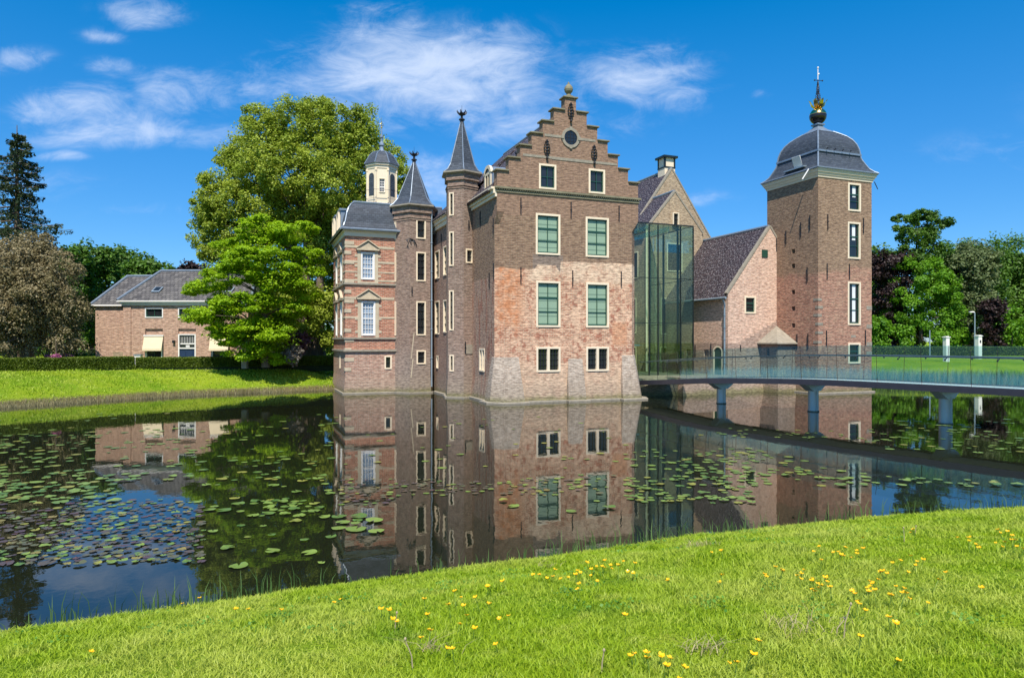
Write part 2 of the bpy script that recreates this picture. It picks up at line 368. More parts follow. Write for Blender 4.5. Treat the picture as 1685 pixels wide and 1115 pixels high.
class Face:
    """a vertical wall plane from p0 to p1 (left to right seen from outside)"""
    def __init__(s, p0, p1):
        s.p0 = Vector((*p0, 0)); d = Vector((*p1, 0))-s.p0; s.L = d.length; s.d = d.normalized(); s.n = Vector((s.d.y, -s.d.x, 0))
    def at(s, a, t, z): p = s.p0+s.d*a+s.n*t; return (p.x, p.y, z)
    def box(s, mb, a0, a1, t0, t1, z0, z1, m=0):
        mb.hexa([s.at(a0, t1, z0), s.at(a1, t1, z0), s.at(a1, t0, z0), s.at(a0, t0, z0),
                 s.at(a0, t1, z1), s.at(a1, t1, z1), s.at(a1, t0, z1), s.at(a0, t0, z1)], m)
    def panel(s, mb, z0, z1, ops=(), depth=.16, m=0, a0=0., a1=None):
        a1 = s.L if a1 is None else a1
        ops = [o for o in ops]
        xs = sorted({a0, a1, *[o[0] for o in ops], *[o[1] for o in ops]}); zs = sorted({z0, z1, *[o[2] for o in ops], *[o[3] for o in ops]})
        for i in range(len(xs)-1):
            for j in range(len(zs)-1):
                cx, cz = (xs[i]+xs[i+1])/2, (zs[j]+zs[j+1])/2
                if any(o[0] < cx < o[1] and o[2] < cz < o[3] for o in ops): continue
                mb.poly([s.at(xs[i], 0, zs[j]), s.at(xs[i+1], 0, zs[j]), s.at(xs[i+1], 0, zs[j+1]), s.at(xs[i], 0, zs[j+1])], m)
        for a, b, c, d in [o[:4] for o in ops]:
            mb.poly([s.at(a, 0, c), s.at(a, -depth, c), s.at(a, -depth, d), s.at(a, 0, d)][::-1], m)
            mb.poly([s.at(b, 0, c), s.at(b, -depth, c), s.at(b, -depth, d), s.at(b, 0, d)], m)
            mb.poly([s.at(a, 0, c), s.at(b, 0, c), s.at(b, -depth, c), s.at(a, -depth, c)], m)
            mb.poly([s.at(a, 0, d), s.at(b, 0, d), s.at(b, -depth, d), s.at(a, -depth, d)][::-1], m)
            mb.poly([s.at(a, -depth, c), s.at(b, -depth, c), s.at(b, -depth, d), s.at(a, -depth, d)], m)

def window(F, a, b, c, d, parent, st='sash', name='window', label=None, t0=0.):
    """frame mesh with its sash bars and panes as sub-parts; t0 shifts the whole window out of the wall"""
    fw = {'sash': .105, 'attic': .10, 'turret': .085, 'white': .09, 'double': .10, 'tower': .11, 'small': .07, 'house': .07, 'slit': .07, 'cupola': .045}[st]; fw = min(fw, (b-a)*.36)
    fr = MB(); pr = .022+t0; bk = -.13+t0
    F.box(fr, a, a+fw, bk, pr, c, d); F.box(fr, b-fw, b, bk, pr, c, d)
    F.box(fr, a+fw, b-fw, bk, pr, d-fw, d); F.box(fr, a+fw, b-fw, bk, pr+.025, c, c+fw*.9)
    if st == 'double':
        m = (a+b)/2; F.box(fr, m-.07, m+.07, bk, pr-.003, c+fw*.9, d-fw)
    w = fr.build(name, M['white'] if st in ('white', 'house') else M['cream'], parent, label, bevel=.008)
    A, B, C, D = a+fw, b-fw, c+fw*.9, d-fw
    sb = MB(); t1, t2 = -.055+t0, -.09+t0; W_, H_ = B-A, D-C
    bar = lambda x0, x1, z0, z1, f=t1: F.box(sb, x0, x1, t2, f, z0, z1)
    sm = M['green']; pm = M['glass_dark']
    if st in ('sash', 'attic', 'tower', 'house'):
        e = .05
        bar(A, A+e, C, D); bar(B-e, B, C, D); bar(A+e, B-e, C, C+e*1.3); bar(A+e, B-e, D-e, D)
        if st == 'sash': cols, rows = [.5], [.33, .66]
        elif st == 'attic': cols, rows = [.5], [.5]
        elif st == 'house': cols, rows = [.5], []
        else: cols, rows = [], [.34, .62]
        for k in cols: bar(A+W_*k-.018, A+W_*k+.018, C+e*1.3, D-e, t1-.004)
        for i, k in enumerate(rows):
            h = .035 if (st != 'attic' and i == len(rows)-1) else .016
            bar(A+e, B-e, C+H_*k-h, C+H_*k+h, t1-.002-.004*(i % 2))
    elif st in ('white', 'cupola'):
        sm = M['white']; pm = M['glass_blue' if st == 'white' else 'glass_dark']; e = .03; n = 6 if H_ > 1.6 else 5
        bar(A, A+e, C, D); bar(B-e, B, C, D); bar(A+e, B-e, C, C+e); bar(A+e, B-e, D-e, D)
        for k in ((.25, .5, .75) if st == 'white' else (.34, .67)): bar(A+W_*k-.011, A+W_*k+.011, C+e, D-e, t1-.004)
        for k in range(1, n):
            h = .03 if k == n//2 else .011; bar(A+e, B-e, C+H_*k/n-h, C+H_*k/n+h, t1-.008)
    elif st == 'double':
        sm = M['iron']; m = (a+b)/2
        for x0, x1 in ((A, m-.07), (m+.07, B)):
            for k in (1, 2): bar(x0+(x1-x0)*k/3-.012, x0+(x1-x0)*k/3+.012, C, D)
            for k in (1, 2, 3): bar(x0, x1, C+H_*k/4-.012, C+H_*k/4+.012, t1-.006)
    else:
        sm = M['iron']
        for k in range(1, max(2, int(H_/.5)+1)): z = C+H_*k/max(2, int(H_/.5)+1); bar(A, B, z-.012, z+.012)
        if st != 'slit': bar((A+B)/2-.012, (A+B)/2+.012, C, D, t1-.005)
    sb.build('sash', sm, w)
    pn = MB()
    pn.poly([F.at(A, t2-.012, C), F.at(B, t2-.012, C), F.at(B, t2-.012, D), F.at(A, t2-.012, D)])
    if st == 'sash': pn.build('blind', M['blind'], w)
    else: pn.build('pane', pm, w)
    if st == 'tower' and H_ > 1.2:
        cu = MB(); n = 10; x0, x1 = A+W_*.42, A+W_*.74; zc = C+H_*.52 if H_ < 2.2 else C+.1
        for k in range(n):
            q0, q1 = k/n, (k+1)/n; o = lambda q: t2-.006+.006*math.sin(q*22)
            cu.poly([F.at(x0+(x1-x0)*q0, o(q0), zc), F.at(x0+(x1-x0)*q1, o(q1), zc), F.at(x0+(x1-x0)*q1, o(q1), D-.05), F.at(x0+(x1-x0)*q0, o(q0), D-.05)])
        cu.build('curtain', M['curtain'], w)
    return w

castle = thing('castle', 'moated brick castle with stepped gable, two slated corner turrets and a tall square bell-roofed tower', 'castle', (*ORG, 0), R(21))
WT, EV = 7.874, 10.4

# --- main gabled block
b = MB(); front = Face((.376, 0), (7.498, 0)); fo = lambda L: [(x0-.376, x1-.376, z0, z1) for x0, x1, z0, z1 in L]
W1 = [(2.03, 3.37, 7.32, 9.37), (4.79, 6.13, 7.32, 9.37)]; W2 = [(2.05, 3.38, 3.72, 6.02), (4.81, 6.14, 3.72, 6.02)]
WB = [(2.06, 3.38, 1.49, 2.74), (4.82, 6.14, 1.49, 2.74)]; WA = [(2.20, 3.15, 10.58, 11.84), (4.96, 5.91, 10.58, 11.84)]
front.panel(b, -1, 10.3, fo(W1+W2+WB))
Face((0, .376), (.376, 0)).panel(b, -1, 9.3); Face((7.498, 0), (WT, .376)).panel(b, -1, 9.3)
lf = Face((0, 9), (0, .376)); lo = [(9-2.75, 9-1.85, 1.46, 2.66)]
lf.panel(b, -1, 10.3, lo); rf = Face((WT, .376), (WT, 9)); rf.panel(b, -1, 10.3)
Face((WT, 9), (0, 9)).panel(b, -1, 10.3)
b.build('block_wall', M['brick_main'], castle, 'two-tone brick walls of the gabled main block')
for w_ in fo(W1): window(front, *w_, castle)
for w_ in fo(W2): window(front, *w_, castle)
for w_ in fo(WB): window(front, *w_, castle, 'double', label='low twin-light cellar window with cream mullion')
window(lf, *lo[0], castle, 'double')
# corbels that carry the square corner of the gable over the cut corners
for sx in (0, 1):
    c = MB(); X = (lambda u: u-.004) if sx == 0 else (lambda u: WT-u+.004)
    pl = [(X(0), -.004), (X(.376), -.004), (X(-.0), .376)]; lo3 = [(X(.18), .185), (X(.376), -.002), (X(0), .374)]
    if sx: pl = pl[::-1]; lo3 = lo3[::-1]
    c.prism(lo3, 8.75, 9.3, 0, pl); c.prism(pl, 9.3, 10.3)
    c.build('corner_corbel', M['brick_main'], castle)
# stepped gable (0.45 thick)
g = MB(); n_st = 6; sw = (WT-.62)/2/n_st; sh = .665
gf = Face((0, 0), (WT, 0))
cols = []
for k in range(n_st): cols.append((k*sw, (k+1)*sw, 11.30+k*sh))
cols.append((n_st*sw, WT-n_st*sw, 11.30+n_st*sh))
for k in range(n_st-1, -1, -1): cols.append((WT-(k+1)*sw, WT-k*sw, 11.30+k*sh))
wa = [w_ for w_ in WA]
for x0, x1, zt in cols:
    g.poly([(x1, .45, 10.3), (x0, .45, 10.3), (x0, .45, zt), (x1, .45, zt)])
zs = [10.3]+sorted({c_[2] for c_ in cols})
for j in range(len(zs)-1):
    z0, z1 = zs[j], zs[j+1]; k = j if j > 0 else 0
    x0 = max(0, (j-1))*sw if j > 0 else 0; x0 = (0 if j == 0 else j*sw) ; x1 = WT-x0
    ops = []
    for w_ in wa:
        if w_[2] < z1 and w_[3] > z0: ops.append((w_[0], w_[1], max(w_[2], z0), min(w_[3], z1)))
    # front skin without reveal caps at the joints
    xs = sorted({x0, x1, *[o[0] for o in ops], *[o[1] for o in ops]}); zz = sorted({z0, z1, *[o[2] for o in ops], *[o[3] for o in ops]})
    for i in range(len(xs)-1):
        for q in range(len(zz)-1):
            cx, cz = (xs[i]+xs[i+1])/2, (zz[q]+zz[q+1])/2
            if any(o[0] < cx < o[1] and o[2] < cz < o[3] for o in ops): continue
            g.poly([(xs[i], 0, zz[q]), (xs[i+1], 0, zz[q]), (xs[i+1], 0, zz[q+1]), (xs[i], 0, zz[q+1])])
    g.poly([(x0, .45, z0), (x0, 0, z0), (x0, 0, z1), (x0, .45, z1)]); g.poly([(x1, 0, z0), (x1, .45, z0), (x1, .45, z1), (x1, 0, z1)])
for a_, b_, c_, d_ in wa:
    for q in ([(a_, 0, c_), (a_, .16, c_), (a_, .16, d_), (a_, 0, d_)], [(b_, 0, c_), (b_, .16, c_), (b_, .16, d_), (b_, 0, d_)],
              [(a_, 0, c_), (b_, 0, c_), (b_, .16, c_), (a_, .16, c_)], [(a_, 0, d_), (b_, 0, d_), (b_, .16, d_), (a_, .16, d_)],
              [(a_, .16, c_), (b_, .16, c_), (b_, .16, d_), (a_, .16, d_)]): g.poly(q)
gable = g.build('stepped_gable', M['brick_main'], castle, 'brown brick gable rising in six steps each side')
for i, (x0, x1, zt) in enumerate(cols):
    l, r_ = x0-(.09 if i <= 6 else -.0), x1+(.09 if i >= 6 else 0.)
    if i < 6: r_ = x1-.004
    if i > 6: l = x0+.004
    cp = MB(); cp.box(l, r_, -.09, .54, zt, zt+.075); cp.build('coping', M['coping'], gable, bevel=.012)
for w_ in WA: window(gf, *w_, castle, 'attic')
sc_ = MB(); gf.box(sc_, -.13, WT+.13, -.1, .12, 10.42, 10.52); gf.box(sc_, -.06, WT+.06, -.1, .05, 10.25, 10.36)
nden = 66
for k in range(nden): a_ = -.05+k*(WT+.1)/nden; gf.box(sc_, a_, a_+.06, 0, .095, 10.365, 10.415)
sc_.build('string_course', M['coping'], castle, bevel=.008)
bd = MB(); gf.box(bd, 1.35, 2.9, -.05, .018, 12.12, 12.24); gf.box(bd, 2.9, 5.4, -.05, .022, 12.1, 12.24); gf.box(bd, 5.4, 6.6, -.05, .018, 12.12, 12.24)
gf.box(bd, 2.5, 3.42, -.05, .02, 13.22, 13.34); gf.box(bd, 4.45, 5.35, -.05, .02, 13.22, 13.34)
bd.build('stone_band', M['greystone'], castle)
def disc_ring(F, a, z, r0, r1, t0, t1, mb, n=28, m=0):
    for k in range(n):
        q0, q1 = 2*math.pi*k/n, 2*math.pi*(k+1)/n
        P = lambda r, q, t: F.at(a+r*math.cos(q), t, z+r*math.sin(q))
        mb.poly([P(r0, q0, t1), P(r1, q0, t1), P(r1, q1, t1), P(r0, q1, t1)], m)
        mb.poly([P(r1, q0, t0), P(r1, q1, t0), P(r1, q1, t1), P(r1, q0, t1)], m)
        mb.poly([P(r0, q1, t0), P(r0, q0, t0), P(r0, q0, t1), P(r0, q1, t1)], m)
oc = MB(); OX, OZ = 3.937, 13.28
disc_ring(gf, OX, OZ, .36, .50, -.02, .05, oc)
for q in (0, math.pi/2, math.pi, -math.pi/2): gf.box(oc, OX+.46*math.cos(q)-.07, OX+.46*math.cos(q)+.07, -.02, .075, OZ+.46*math.sin(q)-.09, OZ+.46*math.sin(q)+.09)
ow = oc.build('round_window', M['greystone'], castle)
op = MB(); op.poly([gf.at(OX+.365*math.cos(2*math.pi*k/24), .012, OZ+.365*math.sin(2*math.pi*k/24)) for k in range(24)]); op.build('pane', M['glass_dark'], ow)
ob_ = MB()
for k in (-.18, 0, .18): gf.box(ob_, OX+k-.01, OX+k+.01, .014, .03, OZ-.31, OZ+.31); gf.box(ob_, OX-.31, OX+.31, .014, .026, OZ+k-.01, OZ+k+.01)
ob_.build('sash', M['iron'], ow)
# iron ornaments on the gable
for a_, z_ in ((OX, 14.62), (2.62, 12.62), (5.26, 12.62)):
    o_ = MB()
    gf.box(o_, a_-.03, a_+.03, .0, .1, z_-.42, z_+.42)
    for k in range(5):
        z1 = z_-.28+k*.15; r_ = (.09, .14, .15, .12, .07)[k]
        o_.tube([gf.at(a_-r_, .03, z1), gf.at(a_, .13, z1+.03), gf.at(a_+r_, .03, z1)], .026, 5)
        o_.sphere(gf.at(a_-r_, .05, z1), .04, 6, 4); o_.sphere(gf.at(a_+r_, .05, z1), .04, 6, 4)
    o_.sphere(gf.at(a_, .08, z_-.5), .07, 8, 5)
    o_.build('wall_ornament', M['iron'], castle)
fi = MB(); fz = 11.30+n_st*sh+.075; fc = (OX, .22)
fi.lathe(*fc, [(.26, fz), (.26, fz+.06), (.13, fz+.12), (.10, fz+.2), (.13, fz+.24)], 12)
fi.lathe(*fc, [(.13, fz+.24), (.2, fz+.32), (.225, fz+.43), (.2, fz+.55), (.11, fz+.66), (.05, fz+.72), (.055, fz+.76), (.01, fz+.82)], 16)
fi.build('finial', M['coping'], castle, smooth=False)
# wall anchors
def anchor(F, a, z, h=.8):
    m = MB(); F.box(m, a-.022, a+.022, .0, .05, z, z+h); F.box(m, a-.035, a+.035, .01, .065, z+h*.5-.03, z+h*.5+.03); m.build('wall_anchor', M['iron'], castle)
for a_, z_ in ((1.23, 9.26), (3.96, 9.26), (6.72, 9.26), (1.23, 5.85), (4.05, 5.8), (6.85, 5.85)): anchor(gf, a_, z_, .8)
lf0 = Face((0, 9), (0, 0))
for a_, z_ in ((9-1.1, 5.7), (9-.45, 6.1), (9-2.55, 9.0), (9-.5, 8.3)): anchor(lf0, a_, z_, .75)
# splayed buttresses
def but(bot, top, zt, lab=None):
    m = MB(); m.prism(bot, -.9, zt, 0, top); m.build('buttress', M['buttress'], castle, lab, bevel=.02)
but([(-.42, 1.15), (-.42, .2), (.15, -.50), (1.42, -.50), (1.42, .3), (.3, 1.15)], [(-.015, .75), (-.015, .37), (.37, -.015), (1.12, -.015), (1.12, .3), (.3, .75)], 2.25)
but([(3.66, -.42), (4.76, -.42), (4.76, .2), (3.66, .2)], [(3.80, -.012), (4.60, -.012), (4.60, .2), (3.80, .2)], 2.15)
but([(6.72, -.5), (8.0, -.5), (8.35, .2), (8.35, .9), (6.72, .9)], [(6.9, -.012), (7.55, -.012), (7.9, .38), (7.9, .9), (6.9, .9)], 2.3)
# stone ledge at the waterline
lg = MB()
ledge = lambda p0, p1, t=.1, e0=0, e1=0, zt=.09: Face(p0, p1).box(lg, -e0, Face(p0, p1).L+e1, -.2, t, -.5, zt)
for x0, x1 in ((1.5, 3.6), (4.8, 6.65)): ledge((x0, 0), (x1, 0), .28)
lg.prism([(-.52, 1.2), (-.52, .12), (.1, -.62), (1.48, -.62), (1.48, 0), (0, 1.2)], -.5, .08); lg.prism([(3.6, -.54), (4.82, -.54), (4.82, 0), (3.6, 0)], -.5, .085)
lg.prism([(6.66, -.62), (8.1, -.62), (8.5, .2), (8.5, .9), (6.66, .9)], -.5, .08)
ledge((0, 4.0), (0, 1.2), .28)
lg.build('footing', M['greystone'], castle, 'pale stone footing just above the water', bevel=.02)
fl_ = MB()
for x0, x1 in ((1.3, 3.7), (4.7, 6.8)):
    fl_.hexa([(x0, -.22, -.9), (x1, -.22, -.9), (x1, .05, -.9), (x0, .05, -.9), (x0, -.008, 1.15), (x1, -.008, 1.15), (x1, .05, 1.15), (x0, .05, 1.15)])
    fl_.build('battered_base', M['brick_main'], castle); fl_ = MB()
fl_.hexa([(-.22, 3.9, -.9), (-.22, 1.0, -.9), (.05, 1.0, -.9), (.05, 3.9, -.9), (-.008, 3.9, 1.15), (-.008, 1.0, 1.15), (.05, 1.0, 1.15), (.05, 3.9, 1.15)])
fl_.build('battered_base', M['brick_main'], castle)

# roof of the main block (ridge runs to the back), gutters and cornice
r = MB(); ec = 10.42; rz = 14.9
def slope(mb, u0, z0, u1, z1, v0, v1, th=.12, m=0):
    d = Vector((u1-u0, 0, z1-z0)).normalized(); n = Vector((-d.z, 0, d.x)); n = n if n.z > 0 else -n
    a, b_ = Vector((u0, 0, z0)), Vector((u1, 0, z1)); k = n*th
    pts = [(a.x, v0, a.z), (a.x, v1, a.z), (b_.x, v1, b_.z), (b_.x, v0, b_.z)]
    top = [(p[0]+k.x, p[1], p[2]+k.z) for p in pts]
    if u1 > u0: mb.hexa([pts[0], pts[3], pts[2], pts[1], top[0], top[3], top[2], top[1]], m)
    else: mb.hexa(pts+top, m)
slope(r, -.28, ec-.12, 3.937, rz-.13, .45, 5.2); slope(r, -1.12, 10.0, 3.937, rz-.134, 5.2, 9.6)
slope(r, WT+.28, ec-.12, 3.937, rz-.13, .45, 9.6)
r.poly([(WT, 9.5, 10.3), (-.9, 9.5, 10.1), (3.937, 9.5, rz-.2)])
roof = r.build('roof', M['tile'], castle, 'dark tiled roof behind the stepped gable')
rr = MB(); rr.tube([(3.937, .45, rz), (3.937, 9.6, rz)], .1, 8); rr.build('ridge_capping', M['lead'], roof)
co = MB()
for z0, z1, o0 in ((10.02, 10.18, .10), (10.18, 10.38, .19), (10.38, 10.50, .30)):
    lf0.box(co, 9-3.9, 9+.0, -.02, o0, z0, z1)
co.build('cornice', M['cream'], castle, bevel=.01)
for k, (u_, v_) in enumerate(((1.72, 1.7), (2.05, 1.4))):
    m = MB(); zb = ec+u_*1.06; m.lathe(u_, v_, [(.09, zb-.1), (.09, zb+.45), (.14, zb+.46), (.14, zb+.52), (.07, zb+.6)], 10); m.build('flue', M['iron'], castle)
# round-headed dormer on the left slope
dm = MB(); du0, du1, dv0, dv1 = .12, 1.75, 1.15, 2.15
n = 10; arc = [(dv0, 10.5), (dv0, 11.5)]+[((dv0+dv1)/2-.5*math.cos(math.pi*k/n), 11.5+.38*math.sin(math.pi*k/n)) for k in range(1, n)]+[(dv1, 11.5), (dv1, 10.5)]
N = len(arc); vs = [(du0, a, b_) for a, b_ in arc]+[(du1, a, b_) for a, b_ in arc]
dm.mesh(vs, [(i, i+1, N+i+1, N+i) for i in range(N-1)]+[tuple(range(N))[::-1], tuple(range(N, 2*N))])
dorm = dm.build('dormer', M['lead'], castle, 'lead-clad round-headed dormer with a cream front')
df = Face((du0-.003, dv1), (du0-.003, dv0)); fm = MB()
for k in range(n):
    q0, q1 = math.pi*k/n, math.pi*(k+1)/n
    P = lambda rr_, q, t: df.at(.5-rr_*math.cos(q), t, 11.5+rr_*.76*math.sin(q))
    fm.mesh([P(.56, q0, -.05), P(.56, q1, -.05), P(.56, q1, .07), P(.56, q0, .07), P(.34, q0, .07), P(.34, q1, .07)], [(0, 1, 2, 3), (3, 2, 5, 4)])
df.box(fm, .0, .17, 0, .05, 10.5, 11.5); df.box(fm, .83, 1.0, 0, .05, 10.5, 11.5); df.box(fm, .17, .83, 0, .055, 10.5, 10.62); df.box(fm, .17, .83, 0, .045, 11.44, 11.56)
df.box(fm, .47, .53, 0, .04, 10.62, 11.44)
fm.build('dormer_front', M['cream'], dorm)
pm_ = MB(); pm_.poly([df.at(.17, .012, 10.6), df.at(.83, .012, 10.6), df.at(.83, .012, 11.5), df.at(.17, .012, 11.5)]); pm_.build('pane', M['glass_dark'], dorm)

# --- recessed range between the turrets
b = MB(); RU = -.85; rcf = Face((RU, 10.5), (RU, 5.0)); S_ = lambda v: 10.5-v
ro = [(S_(8.62), S_(7.60), 6.70, 8.37), (S_(8.62), S_(7.60), 3.43, 5.41), (S_(8.3), S_(7.85), 1.42, 2.18), (S_(6.75), S_(5.97), 6.74, 8.42), (S_(6.75), S_(5.97), 3.51, 5.37)]
rcf.panel(b, -1, 9.75, ro); b.build('range_wall', M['brick_recess'], castle)
for i, w_ in enumerate(ro): window(rcf, *w_, castle, 'small' if i == 2 else 'turret')
co = MB()
for z0, z1, o0 in ((9.55, 9.8, .12), (9.8, 10.0, .2), (10.0, 10.1, .3)): rcf.box(co, 0, 5.2, -.02, o0, z0, z1)
co.build('cornice', M['cream'], castle, bevel=.01)
for v_ in (7.1, 5.6): anchor(rcf, S_(v_), 8.5, .7)
ftl = MB(); rcf.box(ftl, 0, 5.3, -.1, .22, -.5, .08); ftl.build('footing', M['greystone'], castle)

# --- turrets
def hexpts(c, rad, ph, n=6): return [(c[0]+rad*math.cos(ph+2*math.pi*k/n), c[1]+rad*math.sin(ph+2*math.pi*k/n)) for k in range(n)]
def turret(c, rad, phd, zw, ze, zap, wins, label):
    """wins: {angle of left vertex in degrees: [(s0,s1,z0,z1)]}"""
    ph = R(phd); pts = hexpts(c, rad, ph); mb = MB(); faces = {}
    for k in range(6):
        a0 = phd+60*k; F = Face(pts[k], pts[(k+1) % 6]); key = round((a0+180) % 360-180)
        faces[key] = F; F.panel(mb, -1, zw, wins.get(key, []), .12)
    # brick corbel courses under the eaves
    for j in range(3):
        q = hexpts(c, rad+.035*(j+1), ph); q0 = hexpts(c, rad-.05, ph); z0 = zw-.75+j*.12 if j < 2 else zw-.3
        mb.prism(q, z0, z0+.07 if j < 2 else zw, 0)
    t = mb.build('turret', M['brick_turret'], castle, label)
    e = MB(); e.prism(hexpts(c, rad+.06, ph), zw, zw+.09, 0, hexpts(c, rad+.26, ph)); e.prism(hexpts(c, rad+.28, ph), zw+.09, ze, 0); e.build('eaves', M['greystone'], t)
    rf_ = MB(); pr_ = [(rad+.24, ze), (rad+.02, ze+.16), (rad*.80, ze+.5), (.10, zap)]
    rf_.lathe(c[0], c[1], pr_, 6, ph); rf_.build('spire', M['slate'], t)
    h = MB()
    for k in range(6):
        a = ph+2*math.pi*k/6; h.tube([(c[0]+q*math.cos(a), c[1]+q*math.sin(a), z) for q, z in pr_], [.035, .035, .03, .02], 5)
    h.build('hip_lead', M['lead'], t)
    f = MB(); f.lathe(c[0], c[1], [(.13, zap-.12), (.10, zap+.12), (.17, zap+.14), (.17, zap+.19), (.07, zap+.24), (.06, zap+.36), (.1, zap+.4), (.17, zap+.5), (.13, zap+.54)], 10)
    for k in range(6):
        a = 2*math.pi*k/6; f.tube([(c[0]+q*math.cos(a), c[1]+q*math.sin(a), zap+z) for q, z in ((.1, .44), (.22, .52), (.27, .60), (.24, .66))], [.05, .045, .03, .015], 5)
    f.tube([(c[0], c[1], zap+.5), (c[0], c[1], zap+.95)], [.012, .006], 5)
    f.build('finial', M['iron'], t)
    fo_ = MB(); fo_.prism(hexpts(c, rad+.2, ph), -.6, .08); fo_.build('footing', M['greystone'], t)
    sk = MB(); sk.prism(hexpts(c, rad+.12, ph), -.9, .95, 0, hexpts(c, rad+.004, ph)); sk.build('battered_base', M['brick_turret'], t)
    for key, L in wins.items():
        for w_ in L: window(faces[key], *w_, castle, 'slit' if w_[1]-w_[0] < .4 else 'turret')
    return faces
C2 = (-.37, 4.67); C1 = (-2.01, 9.1)
f2 = turret(C2, .93, 19, 11.95, 12.12, 14.95, {-41: [], -101: [(.14, .64, 7.2, 7.98)], -161: [(.08, .36, 9.75, 11.0), (.08, .36, 7.05, 8.9), (.08, .36, 3.6, 5.75), (.1, .36, 1.4, 2.3)]},
       'slim brown brick turret with a tall slate spire beside the gabled block')
f1 = turret(C1, 1.25, 6, 10.82, 10.99, 13.7, {-114: [(.38, .98, 9.0, 10.14), (.38, .98, 6.52, 8.24), (.38, .98, 3.36, 5.36), (.40, .98, 1.68, 2.5)], -174: [(.03, .19, 9.0, 10.14), (.03, .19, 6.52, 8.24), (.03, .19, 3.36, 5.36)]},
       'broader brown brick turret with tall dark windows and a slate spire')
anchor(f2[-101], .33, 9.0, .5); anchor(f2[-101], .1, 2.4, .6); anchor(f1[-114], .12, 5.7, .5)
# iron bracket and cable stain on the broad turret
m = MB(); F = f1[-114]; m.tube([F.at(-.25, .02, 8.85), F.at(-.05, .05, 8.98), F.at(.25, .03, 8.9), F.at(.4, .04, 8.6)], .03, 5)
for q in (-.2, 0, .2): m.tube([F.at(q, .03, 8.92), F.at(q+.04, .08, 8.74)], .03, 5)
m.build('iron_bracket', M['iron'], castle)
m = MB(); F = f1[-114]
m.poly([F.at(.05, .006, 2.0), F.at(.10, .006, 2.0), F.at(.28, .006, 3.5), F.at(.22, .006, 3.5)]); m.poly([F.at(.0, .006, .5), F.at(.05, .006, .5), F.at(.22, .006, 2.0), F.at(.15, .006, 2.0)])
m.build('lime_streak', M['sandstone'], castle)
# stone tablet on the slim turret
m = MB(); f2[-101].box(m, .12, .62, -.02, .03, 2.35, 2.85); m.build('stone_tablet', M['greystone'], castle)

def pipe(pts, rad=.045, mat='zinc', brackets=True):
    m = MB(); m.tube(pts, rad, 8)
    if brackets:
        (x, y, z0), (x1, y1, z1) = pts[-2], pts[-1]
        for k in range(1, 6):
            z = z0+(z1-z0)*k/6; m.lathe(x, y, [(rad*1.5, z-.03), (rad*1.5, z+.03)], 8)
    m.build('downpipe', M[mat], castle, smooth=False)
p_ = f2[-41].at(.12, .06, 0); pipe([(p_[0]+.1, p_[1]-.1, 10.9), (p_[0], p_[1], 10.6), (p_[0], p_[1], .25)], .05)
p_ = f1[-54].at(.07, .07, 0); pipe([(p_[0], p_[1]-.1, 10.75), (p_[0], p_[1], 10.5), (p_[0], p_[1], .35)], .05)

# --- left wing with sandstone bands
LU, LV, LB = -6.07, 8.9, 14.75
b = MB(); wf = Face((LU, LV), (-2.2, LV)); wl = Face((LU, LB), (LU, LV))
wo = [(.89, 1.68, 6.60, 8.19), (.91, 1.72, 3.35, 5.35), (2.25, 2.68, 1.39, 2.18)]
T_ = LB-LV
lo_ = [(T_-2.15, T_-1.3, 6.60, 8.19), (T_-4.5, T_-3.65, 6.60, 8.19), (T_-2.15, T_-1.3, 3.35, 5.35), (T_-4.5, T_-3.65, 3.35, 5.35), (T_-2.6, T_-2.2, 1.39, 2.18)]
wf.panel(b, -1, 9.15, wo); wl.panel(b, -1, 9.15, lo_); Face((-.9, LB), (LU, LB)).panel(b, -1, 9.15); Face((-.9, 10), (-.9, LB)).panel(b, -1, 9.15)
b.build('wing_wall', M['brick_wing'], castle, 'red brick walls of the left wing banded with sandstone')
for w_ in wo[:2]: window(wf, *w_, castle, 'white')
window(wf, *wo[2], castle, 'turret')
for w_ in lo_[:4]: window(wl, *w_, castle, 'white')
window(wl, *lo_[4], castle, 'turret')
sb_ = MB()
def band(F, z, h, ops, t=.02, L=None):
    xs = [0]
    for o in sorted(ops):
        if o[2]-.15 < z+h and o[3]+.1 > z: xs += [o[0]-.2, o[1]+.2]
    xs.append(F.L if L is None else L)
    for i in range(0, len(xs), 2): mb = MB(); F.box(mb, xs[i], xs[i+1], -.03, t, z, z+h); mb.build('sandstone_band', M['sandstone'], castle, bevel=.006)
for F, ops, L in ((wf, wo[:2], 2.83), (wl, lo_[:4], None)):
    for z_, h_ in ((7.55, .13), (8.42, .14), (6.5, .10), (4.35, .10), (5.45, .14), (7.0, .08)): band(F, z_, h_, ops, L=L)
    for a, b_, c_, d_ in ops:
        sb_ = MB()
        for q in (a-.2, b_): F.box(sb_, q, q+.2, -.03, .026, c_-.12, d_+.1)
        F.box(sb_, a-.2, b_+.2, -.03, .05, c_-.22, c_-.12)
        for k in range(5):
            z0 = c_+.15+k*(d_-c_-.3)/4.5
            if k % 2 == 0: F.box(sb_, a-.36, a-.2, -.03, .022, z0, z0+.15); F.box(sb_, b_+.2, b_+.36, -.03, .022, z0, z0+.15)
        sb_.build('window_surround', M['sandstone'], castle, bevel=.006)
for k in range(15):   # quoins at the visible corner
    z0 = .75+k*.56; w_ = .34 if k % 2 else .5
    if k in (0, 6, 11): continue
    sb_ = MB(); sb_.box(LU-.03, LU+w_, LV-.03, LV+.02, z0, z0+.2); sb_.box(LU-.03, LU+.02, LV+.02, LV+.6-w_*.5, z0, z0+.2); sb_.build('quoin', M['sandstone'], castle, bevel=.006)
st = MB()
